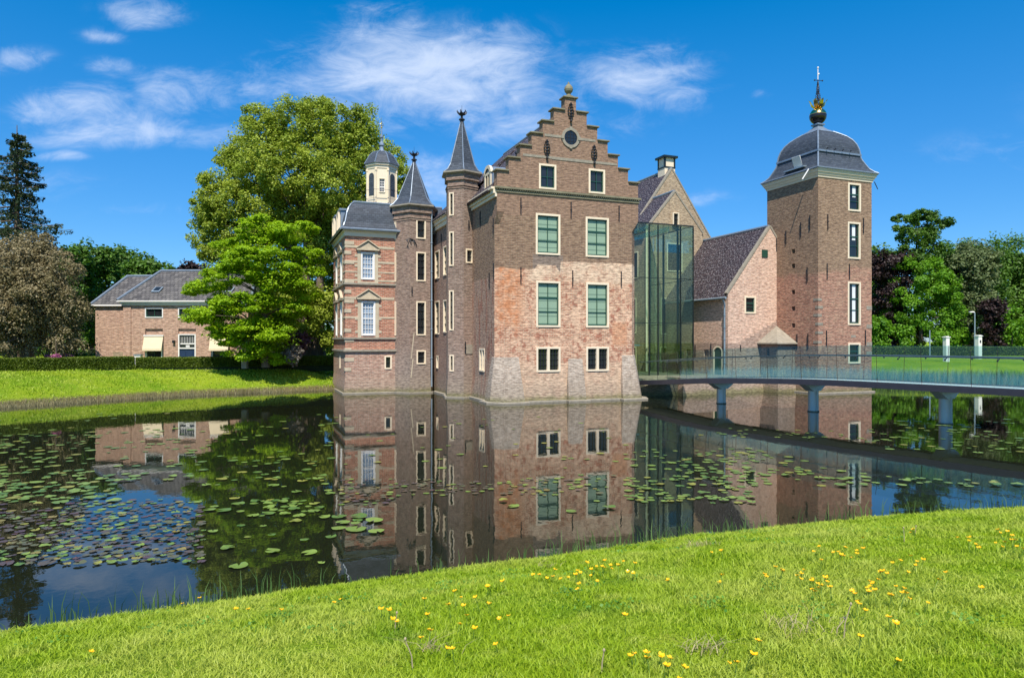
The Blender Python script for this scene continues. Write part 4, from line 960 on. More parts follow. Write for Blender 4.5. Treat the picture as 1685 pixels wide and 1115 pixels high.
for s_ in (-1, 1):
    for k in range(npan):
        me_v = []; us_ = []
        for q in (0, .5, 1):
            dd = k*PL+.02+(PL-.04)*q; p, w = along(dd)
            for h, lean in ((.03, .0), (GH, .10)):
                me_v.append(p+w*s_*(HW+.03+lean)+Vector((0, 0, h))); us_.append((dd+s_*3.3, h))
        o = MB(); o.mesh(me_v, [(0, 2, 3, 1), (2, 4, 5, 3)]); ob_ = o.build('glass_panel', M['bridge_glass'] if k > 1 else M['plain_glass'], bridge)
        L = ob_.data.uv_layers[0].data
        for pl in ob_.data.polygons:
            for li in pl.loop_indices: L[li].uv = us_[ob_.data.loops[li].vertex_index]
    m = MB(); m.tube([p+w*s_*(HW-.03)+Vector((0, 0, 1.02)) for p, w in (frame(i) for i in range(len(BP)))], .024, 8)
    hr = m.build('handrail', plain('brushed_steel', (.16, .19, .2), .35, .6) if s_ < 0 else bpy.data.materials['brushed_steel'], bridge)
    m = MB()
    for k in range(npan):
        p, w = along((k+.5)*PL); a_ = p+w*s_*(HW-.03)+Vector((0, 0, 1.0)); b_ = p+w*s_*(HW+.1)+Vector((0, 0, .93)); m.tube([a_, b_], .018, 5); m.sphere(b_, .035, 6, 5)
    m.build('bracket', M['steel'], hr)
    for k in range(npan+1):
        p, w = along(min(k*PL, lens_[-1]-.01)); m = MB(); m.tube([p+w*s_*(HW+.03)+Vector((0, 0, .0)), p+w*s_*(HW+.13)+Vector((0, 0, GH))], .010, 5); m.build('glass_clamp', M['steel'], bridge)
for i, (x, y) in enumerate(((10.17, 33.07), (12.97, 29.3), (15.86, 24.9), (21.2, 17.2))):
    bi = min(range(len(BP)), key=lambda k: (BP[k].x-x)**2+(BP[k].y-y)**2); p, w = frame(bi); d = Vector((-w.y, w.x, 0)); zt = p.z-.235
    m = MB(); m.lathe(x, y, [(.225, -1.2), (.225, .03), (.215, .05), (.215, zt-.2)], 24); pier = m.build('pier', plain('painted_steel_pier', (.42, .50, .49), .38, .35, var=.08) if i == 0 else bpy.data.materials['painted_steel_pier'], bridge, smooth=False)
    m = MB(); c = Vector((x, y, 0))
    bot = [c+w*a+d*b_+Vector((0, 0, zt-.27)) for a, b_ in ((-.24, -.2), (.24, -.2), (.24, .2), (-.24, .2))]
    top = [c+w*a+d*b_+Vector((0, 0, zt+.03)) for a, b_ in ((-.85, -.16), (.85, -.16), (.85, .16), (-.85, .16))]
    tt = [v+Vector((0, 0, .05)) for v in top]
    ar = (bot[1]-bot[0]).cross(bot[3]-bot[0]).z
    if ar < 0: bot, top, tt = bot[::-1], top[::-1], tt[::-1]
    m.hexa(bot+top); m.hexa(top+tt); m.build('pier_head', bpy.data.materials['painted_steel_pier'], pier)
    m = MB(); m.lathe(x, y, [(.24, -.05), (.24, .045)], 24); m.build('algae_ring', M['coping'], pier)

# ------------------------------------------------------------------ manor house across the lawn (left)
house = thing('manor_house', 'two-storey brick house with grey hipped tile roofs behind the hedge at left', 'house', (-22.2, 46.3, 1.4))
HO = (-22.2, 46.3, 1.4)
def H_(x): return x-HO[0]
hx0, hx1, hz = H_(-26.4), H_(-17.95), 5.3-1.4
HF = Face((hx0, 0), (hx1, 0)); sx_ = lambda x: x-hx0
b = MB(); hw_ = []
for cx in (-2.0, .25, 2.5):
    pass
wx = [H_(-24.35), H_(-22.1), H_(-19.85)]
ups = [(sx_(x)-.62, sx_(x)+.62, 3.22, 3.93-.03) for x in wx]
rec_ = [(sx_(wx[0])-.6, sx_(wx[0])+.6, .2, 2.48), (sx_(wx[1])-.6, sx_(wx[1])+.6, -.1, 2.48), (sx_(wx[2])-.6, sx_(wx[2])+.6, .2, 2.48)]
HF.panel(b, -.6, 4.3, ups+rec_, .12); HH = 4.3
Face((hx1, 0), (hx1, 7)).panel(b, -.6, HH); Face((hx0, 7), (hx0, 0)).panel(b, -.6, HH); Face((hx1, 7), (hx0, 7)).panel(b, -.6, HH)
HF.box(b, -.02, .5, 0, .06, -.6, 4.1); HF.box(b, HF.L-.5, HF.L+.02, 0, .06, -.6, 4.1)
lx0 = H_(-28.65); LF2 = Face((lx0, .5), (hx0, .5)); LF2.panel(b, -.6, 4.1); Face((lx0, 6.5), (lx0, .5)).panel(b, -.6, 4.1); Face((hx0, 6.5), (lx0, 6.5)).panel(b, -.6, 4.1)
b.build('wall', M['brick_house'], house)
for w_ in ups: window(HF, *w_, house, 'house')
for k in (0, 2):
    a, b2, c, d = rec_[k]
    window(HF, a+.03, b2-.03, .2, 1.75, house, 'house', t0=.02)
    m = MB(); z1 = 1.98; q = [HF.at(a-.05, .05, z1), HF.at(b2+.05, .05, z1), HF.at(b2+.05, .30, 1.12), HF.at(a-.05, .30, 1.12)]; q2 = [(p[0], p[1]+.01, p[2]-.02) for p in q]
    m.hexa([q2[3], q2[2], q2[1], q2[0], q[3], q[2], q[1], q[0]]); m.poly([HF.at(a-.05, .30, 1.12), HF.at(b2+.05, .30, 1.12), HF.at(b2+.05, .30, .98), HF.at(a-.05, .30, .98)])
    aw_ = m.build('awning', M['awning'], house); m = MB(); HF.box(m, a-.08, b2+.08, 0, .1, 1.97, 2.06); m.build('awning_box', M['white'], aw_)
a, b2, c, d = rec_[1]
m = MB(); HF.box(m, a, a+.08, -.1, .03, -.1, 2.05); HF.box(m, b2-.08, b2, -.1, .03, -.1, 2.05); HF.box(m, a, b2, -.1, .032, 2.05, 2.12); HF.box(m, a+.08, b2-.08, -.1, .02, 1.12, 1.2); fr_ = m.build('door_frame', M['white'], house)
m = MB(); HF.box(m, a+.08, b2-.08, -.09, -.05, -.1, 1.12)
for q in (.15, .62): HF.box(m, a+q, a+q+.32, -.05, -.03, .1, .95)
m.build('door', M['navy'], fr_)
m = MB(); m.poly([HF.at(a+.08, -.08, 1.2), HF.at(b2-.08, -.08, 1.2), HF.at(b2-.08, -.08, 2.05), HF.at(a+.08, -.08, 2.05)]); m.build('fanlight', M['glass_dark'], fr_)
m = MB()
for k in range(9): x = a+.16+k*.11; HF.box(m, x, x+.02, -.07, -.05, 1.5, 2.0)
HF.box(m, a+.12, b2-.12, -.07, -.045, 1.42, 1.5); HF.box(m, a+.5, a+.75, -.06, -.03, 1.24, 1.36); m.build('fanlight_grille', M['white'], fr_)
m = MB()
for z0, z1, t in ((4.06, 4.18, .10), (4.18, 4.3, .2), (4.3, 4.38, .32)): HF.box(m, -t, HF.L+t, -.02, t, z0, z1)
LF2.box(m, -.2, LF2.L-.34, -.02, .2, 4.04, 4.14); m.build('cornice', M['white'], house)
hr_ = MB(); yb = 7.3; zt = 6.75; e = .3
P = [(hx0-e, -e, 4.38), (hx1+e, -e, 4.38), (hx1+e, yb, 4.38), (hx0-e, yb, 4.38), (hx0+.75, 3.5, zt), (hx1-.75, 3.5, zt)]
hr_.mesh(P, [(0, 1, 5, 4), (1, 2, 5), (2, 3, 4, 5), (3, 0, 4)])
P2 = [(lx0-.2, .3, 4.14), (hx0+1.2, .3, 4.14), (hx0+1.2, 6.7, 4.14), (lx0-.2, 6.7, 4.14), (lx0+.6, 3.4, 6.35), (hx0+1.2, 3.4, 6.35)]
hr_.mesh(P2, [(0, 1, 5, 4), (2, 3, 4, 5), (3, 0, 4)])
hroof = hr_.build('roof', M['tile_grey'], house)
m = MB()
for a_, b_ in ((0, 4), (1, 5), (3, 4), (2, 5), (4, 5)): m.tube([Vector(P[a_])+Vector((0, 0, .03)), Vector(P[b_])+Vector((0, 0, .05))], .09, 6)
for a_, b_ in ((0, 4), (3, 4), (4, 5)): m.tube([Vector(P2[a_])+Vector((0, 0, .03)), Vector(P2[b_])+Vector((0, 0, .05))], .09, 6)
m.build('hip_tiles', M['lead'], hroof)
for x in (H_(-24.6), H_(-19.6)):
    m = MB(); s = (zt-4.38)/3.8; y0 = .62; z0 = 4.38+(y0+e)*s; y1 = 1.22; z1 = 4.38+(y1+e)*s
    q = [(x-.28, y0, z0+.03), (x+.28, y0, z0+.03), (x+.28, y1, z1+.03), (x-.28, y1, z1+.03)]; m.hexa(q+[(p[0], p[1]-.04, p[2]+.07) for p in q]); rl = m.build('skylight', M['zinc'], house)
    q = [(x-.2, y0+.07, z0+.175), (x+.2, y0+.07, z0+.175), (x+.2, y1-.1, z1+.08), (x-.2, y1-.1, z1+.08)]; m = MB(); m.poly(q); m.build('pane', M['glass_dark'], rl)
m = MB(); m.tube([HF.at(-.12, -.35, 4.1), HF.at(-.12, -.35, -.3)], .05, 6); m.build('downpipe', M['zinc'], house)
m = MB(); HF.box(m, HF.L*.52, HF.L*.52+.4, -3.6, -3.2, 6.5, 7.0); m.build('chimney', M['steel'], house)
m = MB(); HF.box(m, sx_(wx[1])-.95, sx_(wx[1])-.8, 0, .16, 1.5, 1.7); m.build('wall_lamp', M['steel'], house)
m = MB(); LF2.box(m, 1.25, 2.2, 0, .02, -.3, .85); LF2.box(m, 1.2, 1.95, 0, .03, .85, .9); m.build('blocked_doorway', M['brick_tan'], house)

# ------------------------------------------------------------------ ground, water
shore = [(-.0, 9.15), (2.4, 10.15), (5.8, 11.4), (9.2, 12.05), (16, 13.3), (24, 13.8), (40, 16), (62, 24), (70, 40), (52, 50), (36, 47.5), (27, 49), (24, 56), (10, 66), (-6, 64), (-9.5, 52), (-11.0, 42.8),
         (-14.2, 40.8), (-18, 38.2), (-21.5, 33.8), (-24.5, 29.6), (-34, 24), (-60, 14), (-60, -6), (-30, -4), (-14, 1.8), (-8.6, 5.2), (-5.4, 6.83), (-2.2, 8.25)]
SH = np.array(shore, float)
def sdist(px, py):
    """distance to the shoreline, positive on land"""
    d = np.full(px.shape, 1e9); ins = np.zeros(px.shape, bool)
    for i in range(len(SH)):
        ax, ay = SH[i]; bx, by = SH[(i+1) % len(SH)]; ex, ey = bx-ax, by-ay
        t = np.clip(((px-ax)*ex+(py-ay)*ey)/(ex*ex+ey*ey), 0, 1); d = np.minimum(d, np.hypot(px-ax-t*ex, py-ay-t*ey))
        c = ((ay > py) != (by > py)); xi = ax+(py-ay)/(ey if abs(ey) > 1e-9 else 1e-9)*ex; ins ^= c & (px < xi)
    return np.where(ins, -d, d)
rng = np.random.default_rng(7)
_g = rng.random((64, 64))
def vnoise(x, y, s):
    x = np.asarray(x)*s; y = np.asarray(y)*s; xi = np.floor(x).astype(int); yi = np.floor(y).astype(int); fx = x-xi; fy = y-yi
    fx = fx*fx*(3-2*fx); fy = fy*fy*(3-2*fy); G = lambda a, b_: _g[a % 64, b_ % 64]
    return (G(xi, yi)*(1-fx)+G(xi+1, yi)*fx)*(1-fy)+(G(xi, yi+1)*(1-fx)+G(xi+1, yi+1)*fx)*fy
def height(x, y):
    d = sdist(x, y); near = np.clip((24-y)/8, 0, 1)*(np.abs(x) < 60)
    hn = 1.5*(1-np.exp(-np.maximum(d, 0)/4.6))
    hf = 1.4*(1-np.exp(-(np.maximum(d, 0)/2.9)**1.3))+.012*np.clip(y-60, 0, 60)
    h = np.where(d > 0, hn*near+hf*(1-near)+.03, np.maximum(d*.5, -1.1)+.03)
    h = h+(d > .3)*(vnoise(x, y, .8)-.5)*.05+(d > .3)*(vnoise(x, y, 2.9)-.5)*.035*near
    return h
def axis(pieces):
    out = []
    for a, b_, st_ in pieces: out += list(np.arange(a, b_, st_))
    return np.array(out+[pieces[-1][1]])
gx = axis([(-3000, -600, 400), (-600, -120, 60), (-120, -40, 8), (-40, -10, .9), (-10, 16, .2), (16, 40, .9), (40, 120, 6), (120, 600, 60), (600, 3001, 400)])
gy = axis([(-400, -40, 60), (-40, 0, 8), (0, 16, .2), (16, 28, 1.2), (28, 56, .6), (56, 120, 4), (120, 600, 60), (600, 3001, 400)])
GX, GY = np.meshgrid(gx, gy); GZ = height(GX, GY)
def npmesh(name, V, F, mats, smooth=True):
    me = bpy.data.meshes.new(name); n = F.shape[1]
    me.vertices.add(len(V)); me.vertices.foreach_set('co', V.astype(np.float32).ravel())
    me.loops.add(F.size); me.loops.foreach_set('vertex_index', F.astype(np.int32).ravel())
    me.polygons.add(len(F)); me.polygons.foreach_set('loop_start', np.arange(0, F.size, n, dtype=np.int32))
    if smooth: me.polygons.foreach_set('use_smooth', np.ones(len(F), bool))
    for m_ in (mats if isinstance(mats, (list, tuple)) else [mats]): me.materials.append(m_)
    me.update(calc_edges=True); me.validate(); return me
def link(name, me, parent=None):
    o = bpy.data.objects.new(name, me); COL.objects.link(o)
    if parent: o.parent = parent
    return o
ny, nx = GX.shape; idx = np.arange(ny*nx).reshape(ny, nx)
F_ = np.stack([idx[:-1, :-1], idx[:-1, 1:], idx[1:, 1:], idx[1:, :-1]], -1).reshape(-1, 4)
gm = newmat('meadow_ground'); ob_ = gm.coord(); x, y, z = gm.sep(ob_)
n1 = gm.noise(ob_, .35, 5.); n2 = gm.noise(ob_, 3.2, 5., .65); n3 = gm.noise(ob_, 22., 3., .7)
gc = gm.mix(gm.step(n1, .35, .65), (.16, .28, .012), (.28, .37, .02)); gc = gm.mix(gm.m('MULTIPLY', gm.step(n2, .5, .68), .5), gc, (.36, .38, .06))
gc = gm.mix(.55, gc, gm.mix(n3, (.35, .4, .3), (1.3, 1.3, 1.3)), 'MULTIPLY')
zz = gm.m('ADD', z, gm.m('MULTIPLY', gm.m('SUBTRACT', n2, .5), .25))
gc = gm.mix(gm.step(zz, .34, .16), gc, (.16, .13, .06)); gc = gm.mix(gm.step(z, .02, -.1), gc, (.02, .02, .01))
gm.put(gm.p.inputs['Base Color'], gc); gm.p.inputs['Roughness'].default_value = 1.; gm.p.inputs['Specular IOR Level'].default_value = .1
gm.put(gm.p.inputs['Normal'], gm.bump(gm.m('ADD', n3, n2), .9, .08))
g_ = link('ground', npmesh('ground', np.stack([GX, GY, GZ], -1).reshape(-1, 3), F_, gm.mat)); tag(g_, kind='structure')
wm = newmat('moat_water'); ob_ = wm.coord()
wm.put(wm.p.inputs['Base Color'], wm.mix(wm.noise(ob_, .25, 3.), (.006, .009, .005), (.016, .018, .008))); wm.p.inputs['Roughness'].default_value = .012; wm.p.inputs['IOR'].default_value = 1.48
wa_ = wm.noise(wm.comb(wm.m('MULTIPLY', wm.sep(ob_)[0], 1.), wm.m('MULTIPLY', wm.sep(ob_)[1], .55), 0), 1.3, 3., .55); wb = wm.noise(ob_, 7., 2., .5)
wm.put(wm.p.inputs['Normal'], wm.bump(wm.m('ADD', wa_, wm.m('MULTIPLY', wb, .16)), .045, .05))
m = MB(); m.poly([(-90, -25, 0), (95, -25, 0), (95, 75, 0), (-90, 75, 0)]); wo_ = m.build('water', wm.mat, None, uv=False); tag(wo_, kind='structure')

# ------------------------------------------------------------------ trees
def quads(C, size, rng_, up=.35, out=None, aspect=.62, diamond=True):
    """one small leaf-clump face per centre"""
    n = len(C); N = rng_.normal(size=(n, 3)); N[:, 2] = np.abs(N[:, 2])+up
    if out is not None: N += out*.9
    N /= np.linalg.norm(N, axis=1)[:, None]
    T = np.cross(N, rng_.normal(size=(n, 3))); T /= np.linalg.norm(T, axis=1)[:, None]+1e-9; B = np.cross(N, T)
    s = (size*(.6+.8*rng_.random(n)))[:, None]; w = s*aspect
    k = s*.18*(rng_.random((n, 1))-.5)*2
    V = np.stack([C-T*s, C-B*w+N*k, C+T*s, C+B*w+N*k], 1) if diamond else np.stack([C-T*s-B*w, C+T*s-B*w, C+T*s+B*w, C-T*s+B*w], 1)
    return V.reshape(-1, 3)
def crown_mesh(name, clusters, n, size, mat, seed, sub=26, subr=.30, flat=.8, shell=.55, up=.35, droop=0., sabs=0., dens=3.2, stray=0.):
    """clusters: (x, y, z, rx, rz); leaves gather in sub-clumps near the surface of each cluster"""
    g = np.random.default_rng(seed); CC = []; OO = []
    if sabs: tot_k = sum(dens*c[3]*c[4]/sabs**2 for c in clusters)
    wts = np.array([c[3]**2*c[4]/c[3] for c in clusters]); wts = wts/wts.sum(); subs = []
    for (cx, cy, cz, rx, rz), w in zip(clusters, wts):
        k = max(5, int(sub*len(clusters)*w*1.0))
        if sabs: k = max(6, int(dens*rx*rz/sabs**2)); w = k/tot_k
        d = g.normal(size=(k, 3)); d /= np.linalg.norm(d, axis=1)[:, None]
        r = (shell+(1-shell)*g.random(k)**.6)[:, None]; P = np.stack([cx+d[:, 0]*rx*r[:, 0], cy+d[:, 1]*rx*r[:, 0], cz+d[:, 2]*rz*r[:, 0]], 1)
        R_ = (sabs or subr*rx)*(.55+.8*g.random(k)); m = max(6, int(n*w/k)); subs.append(P)
        q = g.normal(size=(k, m, 3)); q /= np.linalg.norm(q, axis=2)[:, :, None]; rr = g.random((k, m, 1))**.45
        L = P[:, None, :]+q*rr*R_[:, None, None]*np.array([1, 1, flat]); L[:, :, 2] -= droop*(rr[:, :, 0]**2)*R_[:, None]
        if stray:
            s_ = g.random((k, m)) < stray; dd = g.normal(size=(k, m, 3)); dd /= np.linalg.norm(dd, axis=2)[:, :, None]
            U = np.array([cx, cy, cz])+dd*np.array([rx, rx, rz])*(.45+.62*g.random((k, m, 1))); L = np.where(s_[:, :, None], U, L)
        CC.append(L.reshape(-1, 3)); o = L-np.array([cx, cy, cz]); o /= np.linalg.norm(o, axis=2)[:, :, None]+1e-6; OO.append((o*.5+q*.5).reshape(-1, 3))
    C = np.concatenate(CC); O = np.concatenate(OO); V = quads(C, size, g, up, O); F = np.arange(len(V)).reshape(-1, 4)
    return npmesh(name, V, F, mat, smooth=False), np.concatenate(subs)
def wood(name, h, r0, targets, seed, mat, parent=None, forks=1, lean=0., nb=14, spread=0.):
    """tapered trunk(s) with limbs reaching into the crown"""
    g = random.Random(seed); m = MB(); tops = []
    for f in range(forks):
        a = g.uniform(0, 6.28); ox = spread*(f-(forks-1)/2); pts = []; n = 7
        for i in range(n+1):
            t = i/n; pts.append((ox+lean*t*t*h+g.uniform(-.04, .04)*h*.3*t+(ox*.5*t), g.uniform(-.03, .03)*h*.3*t, h*t))
        rad = [r0*(1.35 if i == 0 else 1.)*(1-.80*(i/n)**1.1) for i in range(n+1)]; m.tube(pts, rad, 9); tops.append((pts, rad))
    for k in range(min(nb, len(targets))):
        T = Vector(targets[g.randrange(len(targets))]); pts, rad = tops[k % forks]; i = min(range(2, len(pts)), key=lambda q: abs(pts[q][2]-(T.z-.35*math.hypot(T.x, T.y))))
        a = Vector(pts[i]); r = rad[i]*.55; mid = a.lerp(T, .5)+Vector((0, 0, .12*(T-a).length)); m.tube([a, a.lerp(mid, .5)+Vector((0, 0, .03)), mid, mid.lerp(T, .6), T], [r, r*.75, r*.5, r*.3, r*.1], 6)
    return m.build(name, mat, parent)
def tree(name, label, loc, clusters, n, size, leaf, seed, trunk=(6, .3), group=None, cat='tree', **kw):
    tk = {k: kw.pop(k) for k in ('forks', 'lean', 'nb', 'spread') if k in kw}
    t = thing(name, label, cat, loc, 0, group); me, subs = crown_mesh('crown', clusters, n, size, leaf, seed, **kw)
    link('crown', me, t); wood('trunk', trunk[0], trunk[1], subs.tolist(), seed, M['bark'], t, **tk); return t
L_ = {
 'plane': leafmat('plane_leaf', (.14, .225, .012), (.44, .51, .055), .35, .5),
 'maple': leafmat('maple_leaf', (.14, .29, .004), (.43, .62, .016), .42, .6),
 'wood': leafmat('woodland_leaf', (.035, .09, .008), (.12, .24, .022), .30, .25),
 'bright': leafmat('bright_leaf', (.07, .20, .006), (.20, .40, .018), .38, .3),
 'olive': leafmat('olive_leaf', (.085, .12, .04), (.18, .23, .085), .3, .3),
 'copper': leafmat('copper_leaf', (.018, .012, .010), (.052, .024, .022), .2, .3),
 'spruce': leafmat('spruce_needle', (.018, .035, .014), (.055, .085, .028), .12, .6),
 'weep': leafmat('faded_catkin_leaf', (.12, .11, .035), (.36, .29, .155), .25, .5),
 'hedge': leafmat('hedge_leaf', (.055, .10, .006), (.19, .25, .02), .25, .8),
 'pink': leafmat('pink_blossom', (.42, .10, .24), (.62, .25, .42), .3, 1.),
 'mauve': leafmat('mauve_leaf', (.16, .14, .11), (.26, .23, .19), .3, 1.),
 'purple': leafmat('purple_leaf', (.10, .04, .06), (.20, .10, .12), .3, 1.),
}
def px(p, D): return (p-842.5)/1120*D
def pz(y, D): return 3+(562-y)*D/1120
G0 = 1.4
def cl(D, x0, base, L):
    """clusters given as seen on the far bank: (across px, height px, radius px, flat)"""
    k = D/1120; out = []
    for p, y, r, *f in L: out.append(((p-842.5)*k-x0, (f[1] if len(f) > 1 else 0), pz(y, D)-base, r*k, r*k*(f[0] if f else .85)))
    return out
# big plane tree behind the maple
D = 50; x0 = px(515, D)
PLN = cl(D, x0, G0, [(490, 205, 52, .8), (560, 215, 55, .8), (430, 235, 52, .8), (600, 250, 45, .9), (400, 290, 45, .9), (470, 280, 65, .9, -1.5), (550, 300, 70, .9, -1.5), (370, 340, 42, .9), (430, 350, 60, .9, -1), (600, 330, 45, 1, 1), (500, 370, 60, .9, 1),
      (352, 385, 34, .9), (350, 335, 34, .9), (362, 425, 34, .9), (345, 365, 26, .9), (540, 500, 34, 1, -1), (500, 490, 34, .9, -1), (470, 500, 40, .9, 1), (515, 545, 22, .8, -1.5), (545, 555, 16, .9, -1), (385, 255, 30, .9), (425, 195, 28, .8), (400, 410, 45, .9), (560, 400, 60, .9, 1), (610, 410, 45, .9, 2), (520, 180, 30, .8), (600, 200, 30, .8), (640, 285, 34, .9, 1), (662, 300, 22, .9, 2), (640, 250, 24, .9, 2), (350, 300, 24, .8), (480, 440, 50, .8, 2), (560, 470, 45, .8, 3), (470, 330, 70, .9, 4), (560, 350, 70, .9, 4), (530, 230, 60, .9, 4)])
tree('plane_tree', 'huge spreading plane tree with dull olive-green crown rising behind the bright maple', (x0, D, G0), PLN, 290000, .085, L_['plane'], 3, (10, .5), forks=2, spread=.75, nb=60, sabs=.55, dens=3.2, shell=.3, stray=.16)
# hanging side growth beside the castle
tree('ash_tree', 'slender green tree squeezed between the plane trunks and the castle wall', (px(560, 58), 58, G0), cl(58, px(560, 58), G0, [(560, 470, 32, 1), (540, 520, 20, 1.2), (575, 510, 28, 1.2), (590, 440, 26, 1), (548, 560, 18, 1.)]), 15000, .11, L_['bright'], 5, (5, .15))
# bright maple
D = 42.5; x0 = px(437, D)
MP = cl(D, x0, G0, [(430, 380, 42, .55), (480, 385, 38, .5), (390, 410, 38, .5), (500, 420, 34, .5), (440, 425, 50, .5, -1), (395, 450, 48, .42, -1), (470, 460, 50, .5, -1), (350, 470, 36, .33, -.6), (326, 478, 22, .35), (420, 500, 50, .4, -1.4), (360, 520, 44, .33, -1.), (322, 522, 26, .3),
     (480, 505, 38, .5), (440, 545, 50, .42, -1), (385, 550, 40, .4, -.8), (420, 580, 40, .3, -.6), (500, 480, 28, .6, .5), (455, 590, 28, .3), (440, 460, 50, .5, 2), (430, 530, 48, .45, 2), (520, 445, 18, .5), (505, 375, 18, .5), (380, 498, 36, .5), (398, 555, 38, .5), (450, 560, 44, .5), (372, 535, 24, .5)])
tree('maple_tree', 'bright lime-green maple in layered sprays in front of the brick house', (x0, D, G0), MP, 140000, .075, L_['maple'], 9, (7.5, .2), nb=40, sabs=.46, dens=3.4, stray=.12, flat=.45, up=1.1, shell=.35)
# drooping faded tree at far left
D = 40.5; x0 = px(45, D)
WP = cl(D, x0, G0, [(40, 420, 48, .8), (-10, 440, 50, .9), (85, 440, 42, .8), (20, 470, 60, .9, -1.5), (75, 490, 52, 1., -1), (115, 500, 28, 1.1), (-20, 520, 60, 1, -1), (40, 530, 58, .8, -1.5), (100, 545, 34, 1.), (60, 400, 30, .7), (0, 480, 60, 1, 3)])
tree('weeping_tree', 'broad drooping tree with faded brownish catkins at the left edge', (x0, D, G0), WP, 120000, .06, L_['weep'], 13, (5, .4), nb=30, sabs=.5, dens=3.4, stray=.2, droop=.9, shell=.6)
# spruce
def conifer(loc, h, r, seed, n=26000):
    t = thing('spruce_tree', 'tall dark spruce with sagging boughs above the drooping tree', 'tree', loc); g = np.random.default_rng(seed); C = []; m = MB(); m.tube([(0, 0, 0), (0, 0, h*.5), (0, 0, h)], [.35, .2, .02], 8)
    tiers = 30
    for i in range(tiers):
        z = h*(.10+.89*i/tiers); R_ = r*(1-(z/h))**.75*(.75+.45*g.random())+.12; nb = 8
        for b_ in range(nb):
            a = g.random()*6.28; L = R_*(.6+.55*g.random()); q = np.linspace(.05, 1, 6); sag = .30
            P = np.stack([np.cos(a)*L*q, np.sin(a)*L*q, z-sag*L*q**1.2+.22*L*q**3.2], 1); m.tube(P.tolist(), list(np.linspace(.05, .012, 6)), 4, cap=False)
            k = int(n/(tiers*nb)*(.35+L/r)); t_ = g.random(k)**.7; c = np.stack([np.interp(t_, q, P[:, j]) for j in range(3)], 1)
            side = (g.random(k)-.5)*L*.42*(1.1-t_); c[:, 0] += -np.sin(a)*side; c[:, 1] += np.cos(a)*side; c[:, 2] -= g.random(k)*.38*(1-.3*t_)+np.abs(side)*.3; C.append(c)
    C = np.concatenate(C); V = quads(C, .11, g, .0, None, .35); link('crown', npmesh('crown', V, np.arange(len(V)).reshape(-1, 4), L_['spruce'], False), t); m.build('trunk', M['bark'], t)
conifer((px(28, 46), 46, G0), pz(206, 46)-G0, 5.0, 21, 30000)
# woodland behind the left house
k_ = 0
def belt(name, label, group, D, L, leaf, n, size, seed, trunk, cat='tree'):
    for i, (p, ytop, r) in enumerate(L):
        Dj = D+(i*37 % 11)-4; x0 = px(p, Dj); k = Dj/1120; zt = pz(ytop, Dj)-G0; rr = r*k; cz = zt-rr*.8
        g = random.Random(seed+i); CL_ = [(0, 0, cz, rr, rr*.8)]
        nz = max(2, int(cz/(rr*.9)))
        for j in range(5): a = g.uniform(0, 6.28); CL_.append((math.cos(a)*rr*.6, math.sin(a)*rr*.5, cz-g.uniform(-.3, .5)*rr, rr*.55, rr*.5))
        z = cz-rr*.7
        while z > 0.5: CL_.append((g.uniform(-.2, .2)*rr, g.uniform(-.4, 0)*rr, z, rr*.85, rr*.6)); z -= rr*.8
        tree(name, label, (x0, Dj, G0), CL_, n, size, leaf, seed+i, (max(2., cz), trunk), group, cat, sub=22, subr=.34, nb=8)
belt('woodland_tree', 'dark green broadleaf tree in the wood behind the brick house', 'trees in the wood behind the brick house', 72, [(110, 402, 34), (150, 396, 38), (195, 405, 36), (235, 420, 30), (268, 432, 26), (135, 450, 36), (80, 430, 36), (300, 445, 24), (20, 430, 46), (-40, 440, 44), (385, 450, 34), (425, 470, 34), (462, 480, 30)], L_['wood'], 9000, .17, 31, .25)
belt('copper_beech', 'dark copper-red tree peeping over the house roof', None, 80, [(320, 428, 26)], L_['copper'], 6000, .17, 61, .2)
belt('woodland_tree', 'dark green shaded tree standing behind the plane trunks', 'trees behind the plane trunks', 74, [(480, 520, 30), (520, 535, 26), (500, 500, 26), (550, 540, 24), (340, 470, 34)], L_['wood'], 7000, .17, 91, .2)
belt('lilac_bush', 'dusky purple-leaved shrub beside the plane trunks', None, 48, [(488, 545, 20)], L_['purple'], 4500, .08, 70, .06, 'shrub')
belt('grey_bush', 'low greyish flowering shrub peeping over the hedge beside the maple', None, 46.5, [(482, 568, 14)], L_['mauve'], 3000, .07, 72, .05, 'shrub')
belt('rhododendron', 'pink flowering rhododendron low behind the hedge at left', 'rhododendrons behind the left hedge', 43, [(92, 582, 6), (103, 580, 8), (114, 582, 6)], L_['pink'], 1600, .06, 75, .04, 'shrub')
belt('rhododendron', 'small pink shrub in shade just left of the bright rhododendron', None, 44, [(80, 583, 6)], L_['pink'], 900, .06, 76, .04, 'shrub')
# right-hand wood
RW = 86
D = RW-6; x0 = px(1508, D)
tree('locust_tree', 'tall open-crowned tree with gaps of sky standing clear above the right-hand wood', (x0, D, G0+.2), cl(D, x0, G0+.2, [(1490, 362, 20, .6), (1520, 358, 22, .6), (1548, 365, 16, .5), (1476, 378, 14, .5), (1500, 385, 22, .6), (1530, 385, 24, .7), (1480, 408, 14, .5), (1500, 430, 26, .9), (1530, 420, 28, .9), (1555, 372, 10, .5), (1515, 350, 12, .5)]), 16000, .14, L_['wood'], 101, (14, .35), nb=30, sub=12, subr=.42, shell=.3)
tree('lime_tree', 'bright green full-bodied tree at the front of the right-hand wood', (px(1515, 78), 78, G0+.2), cl(78, px(1515, 78), G0+.2, [(1500, 465, 38, 1), (1535, 455, 34, 1), (1520, 500, 50, 1, -1), (1490, 520, 36, 1), (1545, 520, 36, 1), (1510, 548, 48, .6, -1)]), 30000, .13, L_['bright'], 103, (6, .3), sub=26, subr=.3)
